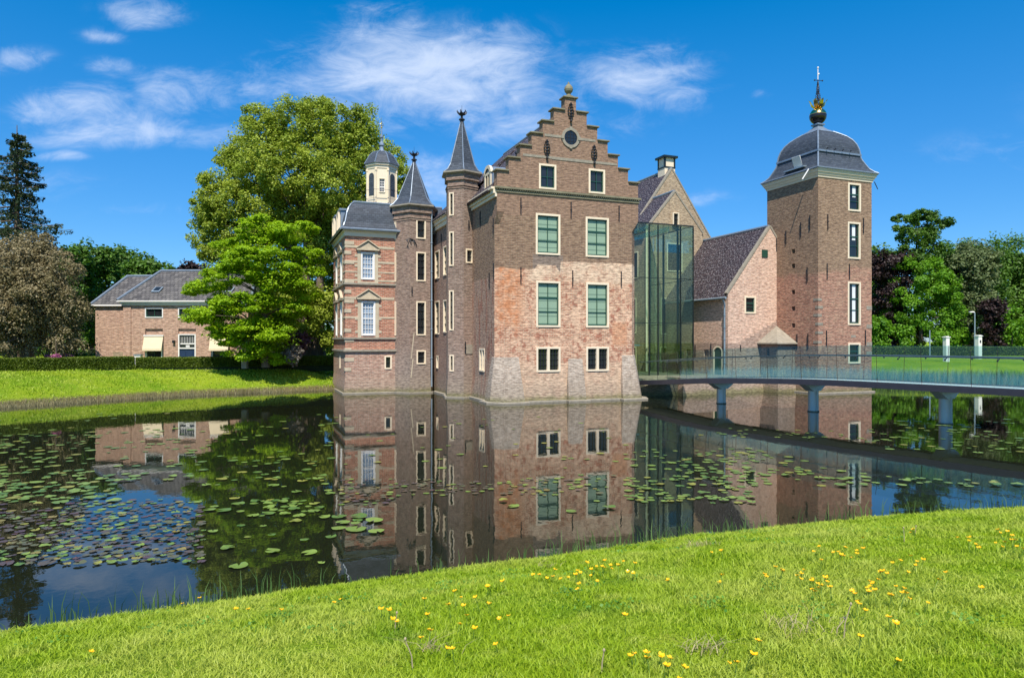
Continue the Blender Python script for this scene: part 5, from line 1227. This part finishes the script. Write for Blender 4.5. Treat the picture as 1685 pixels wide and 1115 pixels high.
belt('copper_beech', 'dark copper-leaved tree between the tower and the bright green tree', None, RW-2, [(1462, 412, 34)], L_['copper'], 16000, .15, 111, .3)
belt('copper_beech', 'dark red-leaved tree near the right-hand lamp post', None, RW-8, [(1632, 490, 20)], L_['copper'], 6000, .14, 115, .25)
belt('chestnut_tree', 'pale grey-green tree in blossom in the middle of the right-hand wood', None, RW-2, [(1592, 402, 44)], L_['olive'], 26000, .15, 121, .35)
belt('woodland_tree', 'mid green broadleaf tree in the right-hand wood', 'trees in the right-hand wood', RW+4, [(1445, 405, 30), (1650, 386, 46), (1690, 390, 48), (1615, 392, 38), (1575, 400, 34), (1660, 440, 50), (1700, 450, 50), (1745, 392, 50), (1440, 470, 34), (1560, 440, 34), (1420, 430, 40), (1370, 440, 40), (1800, 400, 50), (1860, 410, 50)], L_['wood'], 13000, .17, 131, .3)
belt('understorey_bush', 'fresh green bush at the foot of the right-hand wood', 'bushes at the foot of the right-hand wood', 77, [(1445, 520, 18), (1575, 535, 18), (1600, 545, 16), (1665, 500, 34), (1690, 520, 34), (1450, 548, 18), (1560, 550, 14), (1645, 545, 18), (1740, 500, 30)], L_['bright'], 5000, .14, 151, .1, 'shrub')
fw_ = []; gq = random.Random(3)
for a_, b_ in ((-260, -62), (78, 300)):
    x_ = a_
    while x_ < b_: r_ = gq.uniform(6, 9); fw_ += [(x_, 118+gq.uniform(-8, 8), gq.uniform(7, 10), r_, r_*.75), (x_+2, 112+gq.uniform(-4, 4), 3.5, r_*.9, 4.)]; x_ += 8
me_, _ = crown_mesh('far_wood', fw_, 60000, .42, L_['wood'], 400, sub=16, subr=.36); o = link('far_wood', me_); o.location = (0, 0, 1.6); tag(o, 'distant belt of dark green woodland on the horizon', 'wood', kind='stuff')
# clipped hedges
def hedge(name, label, p0, p1, z0, h, th, leaf, n, size, seed):
    g = np.random.default_rng(seed); t = thing(name, label, 'hedge', (p0[0], p0[1], z0)); d = Vector((p1[0]-p0[0], p1[1]-p0[1], 0)); L = d.length; d.normalize(); w = Vector((-d.y, d.x, 0))
    m = MB(); q = lambda a, b_, z: tuple(d*a+w*b_+Vector((0, 0, z))); m.hexa([q(0, 0, -.4), q(L, 0, -.4), q(L, th, -.4), q(0, th, -.4), q(0, .03, h-.06), q(L, .03, h-.06), q(L, th-.03, h-.06), q(0, th-.03, h-.06)]); m.build('hedge_core', M['hedge_core'], t)
    a = g.random(n)*L; f = g.random(n); b_ = np.where(f < .72, g.normal(0, .03, n), g.random(n)*th); z = np.where(f < .72, g.random(n)*h, h+g.normal(0, .022, n))
    C = np.stack([a*d.x+b_*w.x, a*d.y+b_*w.y, z], 1); V = quads(C, size, g, .2); link('foliage', npmesh('foliage', V, np.arange(len(V)).reshape(-1, 4), leaf, False), t)
M['hedge_core'] = plain('dark_hedge_inside', (.02, .035, .01), .95)
HP = lambda p, D: (px(p, D), D)
hedge('clipped_hedge', 'long clipped hedge crossing the lawn below the drooping tree', HP(-90, 35.6), HP(222, 41.2), G0, .66, .9, L_['hedge'], 34000, .035, 201)
hedge('clipped_hedge', 'lower clipped hedge running past the maple to the castle', HP(223, 41.25), HP(552, 46.8), G0, .60, .9, L_['hedge'], 38000, .035, 203)
hedge('clipped_hedge', 'distant clipped hedge along the foot of the right-hand wood', HP(1425, 70), HP(1800, 70), 1.5, .95, 1., L_['hedge'], 16000, .06, 205)

# ------------------------------------------------------------------ lamp posts, pillars
def lamp(label, x, y, z0, h, arm=.5):
    t = thing('lamp_post', label, 'lamp post', (x, y, z0)); m = MB(); m.tube([(0, 0, -.3), (0, 0, h)], [.07, .045], 8); m.build('post', M['zinc'], t)
    if arm:
        m = MB(); m.tube([(0, 0, h-.05), (-arm*.3, 0, h+.05), (-arm, 0, h+.06)], .035, 6); m.hexa([(-arm-.3, -.1, h+.01), (-arm+.1, -.1, h+.01), (-arm+.1, .1, h+.01), (-arm-.3, .1, h+.01), (-arm-.28, -.08, h+.09), (-arm+.1, -.08, h+.11), (-arm+.1, .08, h+.11), (-arm-.28, .08, h+.09)]); m.build('lamp_head', M['white'], t)
lamp('tall grey lamp post beside the right-hand white pillar', px(1604, 64), 64, 1.5, pz(514, 64)-1.5, .2)
lamp('short thin post on the lawn just right of the tower', px(1530, 64), 64, 1.5, pz(543, 64)-1.5, 0)
lamp('pale lamp post in front of the drooping tree', px(100, 42.3), 42.3, G0, pz(541, 42.3)-G0, .2)
for p, D, y0, win, lab in ((1557, 55, 553, False, 'white gate pillar with a flat cap on the far lawn, the nearer one'), (1610, 62, 551, True, 'white pillar with a small dark opening beside the lamp post')):
    z0 = 1.38; h = pz(y0, D)-z0; t = thing('gate_pillar', lab, 'pillar', (px(p, D), D, z0), R(14)); w = .17 if not win else .2; m = MB(); m.box(-w, w, -w, w, -.3, h-.12); m.build('shaft', M['white'], t, bevel=.02)
    m = MB(); m.box(-w-.05, w+.05, -w-.05, w+.05, h-.12, h-.05); m.box(-w+.03, w-.03, -w+.03, w-.03, h-.05, h); m.build('cap', M['white'], t, bevel=.01)
    if win: m = MB(); m.box(-.08, .08, -w-.012, -w+.05, h-.72, h-.47); m.build('opening', M['iron'], t)
t = thing('white_box', 'small white box standing against the brick house behind the hedge', 'box', (px(228, 44.5), 44.5, 1.4)); m = MB(); m.box(-.2, .2, -.15, .15, 0, .72); m.build('cabinet', M['white'], t, bevel=.02); m = MB(); m.box(-.24, .24, -.19, .19, .72, .78); m.build('lid', M['zinc'], t)
t = thing('stone_post', 'squat pale stone post in the hedge left of the maple trunk', 'post', (px(409, 43.6), 43.0, 1.3)); m = MB(); m.box(-.17, .17, -.17, .17, 0, .62); m.build('block', M['greystone'], t, bevel=.03); m = MB(); m.prism([(-.17, -.17), (.17, -.17), (.17, .17), (-.17, .17)], .62, .70, 0, [(-.08, -.08), (.08, -.08), (.08, .08), (-.08, .08)]); m.build('cap', M['greystone'], t)

# ------------------------------------------------------------------ sedge along the far shore, reeds right
def blades(P, h, w, lean, g, bend=.35):
    n = len(P); a = g.random(n)*6.283; l = lean*h*(.3+g.random(n)); dx, dy = np.cos(a)*l, np.sin(a)*l; b_ = g.random(n)*6.283; wx, wy = np.cos(b_)*w/2, np.sin(b_)*w/2
    Z = np.zeros(n); o = lambda f, k, s: P+np.stack([dx*f+wx*s*k, dy*f+wy*s*k, h*(k*0+(f**.8 if f else 0))], 1)
    V = np.stack([P+np.stack([-wx, -wy, Z], 1), P+np.stack([wx, wy, Z], 1), P+np.stack([dx*bend*.6+wx*.7, dy*bend*.6+wy*.7, h*.6], 1), P+np.stack([dx*bend*.6-wx*.7, dy*bend*.6-wy*.7, h*.6], 1), P+np.stack([dx, dy, h], 1)], 1).reshape(-1, 3)
    i = np.arange(n)*5; Q = np.stack([i, i+1, i+2, i+3], 1); T = np.stack([i+3, i+2, i+4], 1); return V, Q, T
def blade_mesh(name, P, h, w, lean, g, mat):
    V, Q, T = blades(P, h, w, lean, g); me = bpy.data.meshes.new(name); me.vertices.add(len(V)); me.vertices.foreach_set('co', V.astype(np.float32).ravel())
    lp = np.concatenate([Q.ravel(), T.ravel()]); me.loops.add(len(lp)); me.loops.foreach_set('vertex_index', lp.astype(np.int32))
    ls = np.concatenate([np.arange(len(Q))*4, len(Q)*4+np.arange(len(T))*3]); me.polygons.add(len(Q)+len(T)); me.polygons.foreach_set('loop_start', ls.astype(np.int32))
    me.materials.append(mat); me.update(calc_edges=True); return me
def shore_pts(i0, i1, n, lo, hi, g):
    seg = []; pts = [SH[i % len(SH)] for i in range(i0, i1+1)]; Ls = [np.hypot(*(pts[k+1]-pts[k])) for k in range(len(pts)-1)]; tot = sum(Ls); out = []
    for k, l in enumerate(Ls):
        m_ = int(n*l/tot); t = g.random(m_); e = (pts[k+1]-pts[k])/l; nrm = np.array([e[1], -e[0]]); off = lo+(hi-lo)*g.random(m_); out.append(pts[k]+np.outer(t*l, e)+np.outer(off, nrm))
    return np.concatenate(out)
g = np.random.default_rng(41)
SED = leafmat('dry_sedge', (.20, .17, .08), (.40, .36, .18), .3, .6); RD = leafmat('green_reed', (.06, .13, .03), (.15, .26, .07), .3, .6)
P = shore_pts(16, 22, 60000, -1.3, .45, g); d_ = sdist(P[:, 0], P[:, 1]); P = P[g.random(len(P)) < np.where(d_ < -.2, .45+.5*(d_+.2), 1.)]; d_ = sdist(P[:, 0], P[:, 1]); P = P[(d_ > -1.35) & (d_ < .5)]; z_ = np.maximum(height(P[:, 0], P[:, 1])-.02, -.02)
P3 = np.stack([P[:, 0], P[:, 1], z_], 1); cl_ = vnoise(P[:, 0], P[:, 1], .9); P3 = P3[g.random(len(P3)) < cl_*1.3]
o = link('sedge', blade_mesh('sedge', P3, .07+.16*g.random(len(P3)), .018, .5, g, SED)); tag(o, 'dry brown sedge lining the far edge of the moat at left', 'sedge', kind='stuff')
P = shore_pts(8, 12, 16000, -.6, .5, g); z_ = np.maximum(height(P[:, 0], P[:, 1])-.02, -.02)
P3 = np.stack([P[:, 0], P[:, 1], z_], 1); o = link('reeds', blade_mesh('reeds', P3, .45+.65*g.random(len(P3)), .028, .25, g, RD)); tag(o, 'green reeds growing on the far bank behind the footbridge', 'reeds', kind='stuff')

# ------------------------------------------------------------------ grass of the near bank
def grassmat(name, ca, cb, cc):
    t = newmat(name); ob = t.coord(); g_ = t.node('ShaderNodeNewGeometry'); n = t.noise(ob, .55, 4.); n2 = t.noise(ob, 3., 3.)
    c = t.mix(g_.outputs['Random Per Island'], ca, cb); c = t.mix(t.m('MULTIPLY', t.step(n, .42, .66), .55), c, cc); c = t.mix(t.m('MULTIPLY', t.step(n2, .50, .68), .5), c, cc); n3 = t.noise(ob, 1.6, 4., .6); c = t.mix(t.m('MULTIPLY', t.step(n3, .56, .70), .55), c, (.13, .28, .012))
    t.put(t.p.inputs['Base Color'], c); t.p.inputs['Roughness'].default_value = .5; t.p.inputs['Specular IOR Level'].default_value = .3
    tl = t.node('ShaderNodeBsdfTranslucent'); t.put(tl.inputs[0], c); mx = t.node('ShaderNodeMixShader'); mx.inputs[0].default_value = .4
    t.l.new(t.p.outputs[0], mx.inputs[1]); t.l.new(tl.outputs[0], mx.inputs[2]); t.l.new(mx.outputs[0], t.out.inputs[0]); return t.mat
GM = grassmat('meadow_grass', (.24, .38, .010), (.44, .58, .03), (.58, .62, .12))
g = np.random.default_rng(55); N = 1150000
r = 2.6+13.*g.random(N)**1.15; th = (g.random(N)-.5)*1.85; P = np.stack([r*np.sin(th), r*np.cos(th)], 1); P = P[(P[:, 1] > 2.2)]
d_ = sdist(P[:, 0], P[:, 1]); P = P[(d_ > .0) & (d_ < 12)]; P = P[g.random(len(P)) < .30+.75*vnoise(P[:, 0], P[:, 1], 4.)]; P = P[:540000]
z_ = height(P[:, 0], P[:, 1])-.01; P3 = np.stack([P[:, 0], P[:, 1], z_], 1); n = len(P3)
hh = (.028+.05*g.random(n)**1.6)*(.6+.6*vnoise(P[:, 0]+9, P[:, 1], 1.7))*(.7+.5*vnoise(P[:, 0], P[:, 1]+5, 6.)); dist = np.hypot(P[:, 0], P[:, 1])
o = link('grass', blade_mesh('grass', P3, hh, .0045+.0009*dist, .9, g, GM)); tag(o, 'short sunlit grass covering the near bank', 'grass', kind='stuff')
P = shore_pts(0, 3, 900, -.1, .3, g); P = np.concatenate([P, shore_pts(26, 29, 1000, -.1, .3, g)]); z_ = np.maximum(height(P[:, 0], P[:, 1]), 0)
cl_ = vnoise(P[:, 0], P[:, 1], 1.2); P3 = np.stack([P[:, 0], P[:, 1], z_], 1); P3 = P3[g.random(len(P3)) < cl_]
o = link('waterside_blades', blade_mesh('waterside_blades', P3, .12+.25*g.random(len(P3))**2, .012, .35, g, RD)); tag(o, 'tall thin grass blades along the near water edge', 'grass', kind='stuff')
# lawn tufts on the far left bank
N = 60000; P = np.stack([-36+30*g.random(N), 28+22*g.random(N)], 1); d_ = sdist(P[:, 0], P[:, 1]); P = P[(d_ > .2) & (d_ < 9)]; z_ = height(P[:, 0], P[:, 1])-.02
o = link('lawn_grass', blade_mesh('lawn_grass', np.stack([P[:, 0], P[:, 1], z_], 1), .05+.09*g.random(len(P))*(.4+vnoise(P[:, 0], P[:, 1], .8)), .05, .8, g, GM)); tag(o, 'rough sunlit grass of the far left lawn', 'grass', kind='stuff')

# ------------------------------------------------------------------ buttercups and dry stalks
YEL = plain('buttercup_yellow', (.95, .52, .005), .35, var=.06); STK = plain('green_stem', (.10, .20, .03), .7); DRY = plain('dry_stalk_straw', (.42, .34, .20), .9)
def flower_mesh(seed):
    q = random.Random(seed); m = MB(); h = q.uniform(.05, .10); lx, ly = q.uniform(-.02, .02), q.uniform(-.02, .02); m.tube([(0, 0, -.02), (lx*.4, ly*.4, h*.6), (lx, ly, h)], .0016, 4, 1)
    for k in range(5):
        a = 2*math.pi*k/5+q.random(); u = Vector((math.cos(a), math.sin(a), 0)); t = Vector((-u.y, u.x, 0)); c = Vector((lx, ly, h)); r_ = .0155
        m.poly([c, c+u*r_*.7-t*r_*.55+Vector((0, 0, .006)), c+u*r_*1.2-t*r_*.2+Vector((0, 0, .011)), c+u*r_*1.2+t*r_*.2+Vector((0, 0, .011)), c+u*r_*.7+t*r_*.55+Vector((0, 0, .006))], 0)
    m.sphere((lx, ly, h+.005), .006, 6, 4, 0)
    o = m.build('buttercup', [YEL, STK]); return o
fp = [flower_mesh(k) for k in range(6)]; used = [False]*6
def ray_ground(p, y):
    t = np.linspace(2.5, 16, 500); X = (p-842.5)/1120*t; Z = 3-(y-562)/1120*t; H = height(X, t); i = np.argmax(Z < H)
    return (X[i], t[i], H[i])
FL = [(143,1086),(303,1008),(328,1000),(388,1012),(410,1010),(456,1016),(545,1003),(570,998),(628,1013),(640,1018),(646,1030),(655,1034),(700,1010),(706,1022),(690,1066),(706,1062),(748,1090),(762,990),(742,1015),(752,1040),(768,1028),(778,1048),(790,1002),(808,1010),(820,1026),(836,970),
      (803,974),(878,952),(896,955),(908,944),(928,958),(934,955),(950,952),(955,945),(960,965),(975,950),(978,940),(985,968),(1003,940),(1018,949),(1042,948),(950,962),(965,940),(1168,913),(1190,966),(1103,962),(1005,935),(1085,1094),(1100,1100),(1042,1094),(1210,1104),(1225,1100),(1100,1112),(1240,1083),(1070,1112),
      (1256,952),(1276,950),(1285,946),(1322,944),(1318,960),(1340,966),(1345,974),(1352,978),(1358,964),(1338,962),(1368,979),(1385,912),(1383,916),(1345,917),(1370,912),(1412,910),(1425,911),(1455,950),(1459,946),(1475,936),(1445,963),(1430,973),(1437,981),(1447,977),(1428,992),(1442,995),(1475,970),(1480,975),(1490,983),(1492,992),(1482,995),(1522,1001),(1505,922),(1510,930),(1518,926),(1535,972),(1465,1037),(1412,1016),(1405,1015),(1420,1014),(1412,1077),(1468,1102),(1594,900),(1612,905),(1640,884),(1652,886),(1660,880),(1664,884),(1668,903),(1674,907),(1655,900),(1648,905),(1680,912),(1640,898),(1666,896),(1622,974),(1560,948),(1500,880),(1506,878),(1580,892),(1606,903),(1030,1036),(820,1070),(1390,930)]
g = random.Random(5)
FL += [(p+g.gauss(0, 13), y+g.gauss(0, 8)) for p, y in FL[16:75:2]+FL[40:100:3]]
for p, y in FL:
    i = g.randrange(6); o = fp[i] if not used[i] else fp[i].copy()
    if used[i]: COL.objects.link(o)
    used[i] = True; X_, Y_, Z_ = ray_ground(p, y+8); o.location = (X_, Y_, Z_+.015); s = g.uniform(.85, 1.3)*(1+.012*Y_); o.scale = (s, s, s); o.rotation_euler = (g.uniform(-.3, .3), g.uniform(-.3, .3), g.uniform(0, 6))
    tag(o, 'small yellow buttercup flowering in the grass of the near bank', 'buttercup', 'buttercups in the near grass')
for k, (p, y, h, ln, lab) in enumerate(((1388, 1055, .24, .2, 'tallest dry stalk bent in the right-hand grass'), (1310-800+480, 1112, .14, .1, 'dry stalk at the bottom edge near the middle'), (680, 1105, .2, -.25, 'dry leaning stalk in the lower grass left of centre'), (1488, 893, .16, -.05, 'thin pale stalk near the water at right'), (1375, 1050, .12, .5, 'short dry stalk leaning beside the tallest stalk'), (1506, 880, .1, .1, 'small dry stalk near the top of the bank'), (650, 1040, .14, .1, 'short thin dry stalk among buttercups left of centre'))):
    X_, Y_, Z_ = ray_ground(p, y); m = MB(); m.tube([(0, 0, -.03), (ln*h*.2, 0, h*.5), (ln*h, 0, h)], [.0055, .004, .003], 5); m.sphere((ln*h, 0, h+.006), .009, 6, 5, 0, 1.3); o = m.build('dry_stalk', DRY); o.location = (X_, Y_, Z_); tag(o, lab, 'dry stalk')

# ------------------------------------------------------------------ water lily pads
def padmat(name, ca, cb, edge):
    t = newmat(name); oi = t.node('ShaderNodeObjectInfo'); gm_ = t.node('ShaderNodeNewGeometry'); rnd = t.m('FRACT', t.m('ADD', oi.outputs['Random'], gm_.outputs['Random Per Island']))
    c = t.mix(rnd, ca, cb); n = t.noise(t.coord(), 9., 3.); c = t.mix(t.m('MULTIPLY', t.step(n, .5, .7), .5), c, edge); c = t.mix(t.m('MULTIPLY', t.step(t.m('FRACT', t.m('MULTIPLY', rnd, 7.3)), .86, .9), .6), c, (.30, .25, .04)); sp = t.noise(t.coord('Generated'), 5., 3., .7); c = t.mix(t.m('MULTIPLY', t.step(sp, .60, .66), .7), c, (.10, .07, .02)); t.put(t.p.inputs['Base Color'], c); t.p.inputs['Roughness'].default_value = .38; return t.mat
PG = padmat('green_lily_pad', (.07, .15, .025), (.19, .28, .045), (.26, .22, .04)); PP = padmat('purple_lily_pad', (.075, .045, .055), (.10, .115, .045), (.19, .07, .045))
def pad_mesh(name, n, seed, mat, tilt=.0):
    q = random.Random(seed); m = MB(); a0 = q.random()*6.28; el = q.uniform(.82, 1.); pts = [(0, 0, .004)]
    for k in range(n+1):
        a = a0+.22+(2*math.pi-.44)*k/n; r_ = .5*(1+.04*math.sin(3*a+seed)); pts.append((r_*math.cos(a), r_*el*math.sin(a), .006+.02*max(0, math.sin(a*2+seed))*q.random()))
    m.mesh(pts, [(0, k+1, k+2) for k in range(n)]); return m.build(name, mat, uv=False)
g = np.random.default_rng(77); PADS = []   # x, y, diameter, purple?
def scatter(n, px0, px1, y0, y1, dia, purple, clump=.0, sc=.35):
    c = 0; tries = 0
    while c < n and tries < n*12:
        tries += 1; yy = y0+(y1-y0)*g.random(); pp = px0+(px1-px0)*g.random(); D_ = 3360/(yy-562); X_ = px(pp, D_)
        if clump and vnoise(np.array([X_*1.0]), np.array([D_*.8]), sc)[0] < clump: continue
        if sdist(np.array([X_]), np.array([D_]))[0] > -.25: continue
        u_ = (X_-ORG[0])*CA+(D_-ORG[1])*SA; v_ = -(X_-ORG[0])*SA+(D_-ORG[1])*CA
        if (v_ > -1.2 and -2 < u_ < 12) or (v_ > 1.2 and u_ > 10) or (v_ > -1.6 and u_ > 18) or (v_ > 7.8 and u_ > -6.8): continue
        d0 = dia*.9*(.5+.7*g.random())
        if any((a-X_)**2+(b_-D_)**2 < ((d0+c_)*.40)**2 for a, b_, c_, _ in PADS): continue
        PADS.append((X_, D_, d0, g.random() < purple)); c += 1
scatter(480, -40, 335, 822, 925, .16, .72, .18, .9); scatter(40, 0, 200, 850, 930, .24, .6)
scatter(38, 330, 545, 780, 935, .24, .0); scatter(24, 410, 520, 822, 850, .24, 0.)
scatter(150, -40, 160, 690, 815, .26, .0, .2, .3); scatter(40, -20, 200, 790, 830, .28, .0)
scatter(130, 150, 560, 680, 790, .25, .0, .3, .3)
scatter(150, 560, 900, 788, 832, .14, .7, .3, .6); scatter(40, 850, 1000, 785, 812, .17, .6); scatter(44, 560, 1040, 685, 770, .22, .0)
scatter(160, 1030, 1240, 738, 828, .21, .0, .25, .4); scatter(9, 545, 620, 850, 875, .34, .0)
scatter(170, 1150, 1685, 705, 800, .24, .0, .3, .3); scatter(50, 1430, 1720, 690, 740, .30, .0, .2); scatter(10, 800, 1040, 745, 860, .25, .1)
PADS.sort(key=lambda q: -(q[2]/(q[1]**1.5))); protos = {}
for pur in (False, True):
    for k in range(4): protos[(pur, k)] = [pad_mesh('lily_pad', 14, k+10*pur, PP if pur else PG), False]
LP = {False: ('round green lily pad floating flat on the moat', 'green lily pads floating on the moat'), True: ('reddish-purple lily pad floating on the moat in the dense patch', 'reddish-purple lily pads in the dense patches')}
for i, (x, y, d0, pur) in enumerate(PADS[:296]):
    pr = protos[(bool(pur), i % 4)]; o = pr[0] if not pr[1] else pr[0].copy()
    if pr[1]: COL.objects.link(o)
    pr[1] = True; o.location = (x, y, .008+.004*(i % 5)); o.scale = (d0, d0*(.86+.14*g.random()), 1); o.rotation_euler = (g.normal()*.012, g.normal()*.012, g.random()*6.28); tag(o, LP[bool(pur)][0], 'lily pad', LP[bool(pur)][1])
for pur in (False, True):
    V = []; F = []
    for i, (x, y, d0, p_) in enumerate(PADS[296:]):
        if bool(p_) != pur: continue
        a0 = g.random()*6.28; b_ = len(V); V.append((x, y, .008)); n = 9; zz_ = .006+.004*(i % 4)
        for k in range(n+1): a = a0+.25+(2*math.pi-.5)*k/n; V.append((x+d0*.5*math.cos(a), y+d0*.5*math.sin(a), zz_))
        F += [(b_, b_+k+1, b_+k+2) for k in range(n)]
    if F: o = link('distant_lily_pads', npmesh('distant_lily_pads', np.array(V), np.array(F), PP if pur else PG, False)); tag(o, ('purple' if pur else 'green')+' lily pads too small to tell apart further out on the moat', 'lily pads', kind='stuff')

# ------------------------------------------------------------------ broad-leaved weeds in the near grass
WD = leafmat('clover_leaf', (.07, .20, .02), (.16, .34, .04), .3, 3.)
g = np.random.default_rng(88); PW = []
for _ in range(260):
    r_ = 3.2+7.5*g.random(); th_ = (g.random()-.5)*1.3; x_, y_ = r_*math.sin(th_), r_*math.cos(th_)
    if sdist(np.array([x_]), np.array([y_]))[0] < .3 or vnoise(np.array([x_]), np.array([y_]), .7)[0] < .45: continue
    k = g.integers(14, 34); a = g.normal(size=(k, 2))*.075; xx = x_+a[:, 0]; yy = y_+a[:, 1]; PW.append(np.stack([xx, yy, height(xx, yy)+.025+.025*g.random(k)], 1))
PW = np.concatenate(PW); V = quads(PW, .013, g, 1.2, None, .8); o = link('clover', npmesh('clover', V, np.arange(len(V)).reshape(-1, 4), WD, False)); tag(o, 'low clover and weeds spread through the grass of the near bank', 'clover', kind='stuff')
DT = leafmat('dry_grass', (.30, .24, .12), (.50, .42, .22), .2, 2.)
PT = []
for cx_, cy_, s_, n_ in ((1150, 901, .10, 90), (1005, 888, .07, 50), (1165, 1072, .08, 70), (705, 1075, .06, 50), (1310, 1040, .16, 80), (900, 935, .06, 30)):
    x_, y_, z_ = ray_ground(cx_, cy_); a = g.normal(size=(n_, 2))*s_; PT.append(np.stack([x_+a[:, 0], y_+a[:, 1]*.7, height(x_+a[:, 0], y_+a[:, 1]*.7)+.01], 1))
PT = np.concatenate(PT); o = link('dead_grass', blade_mesh('dead_grass', PT, .05+.05*g.random(len(PT)), .006, 2.2, g, DT)); tag(o, 'patches of dead straw-coloured grass on the near bank', 'dead grass', kind='stuff')
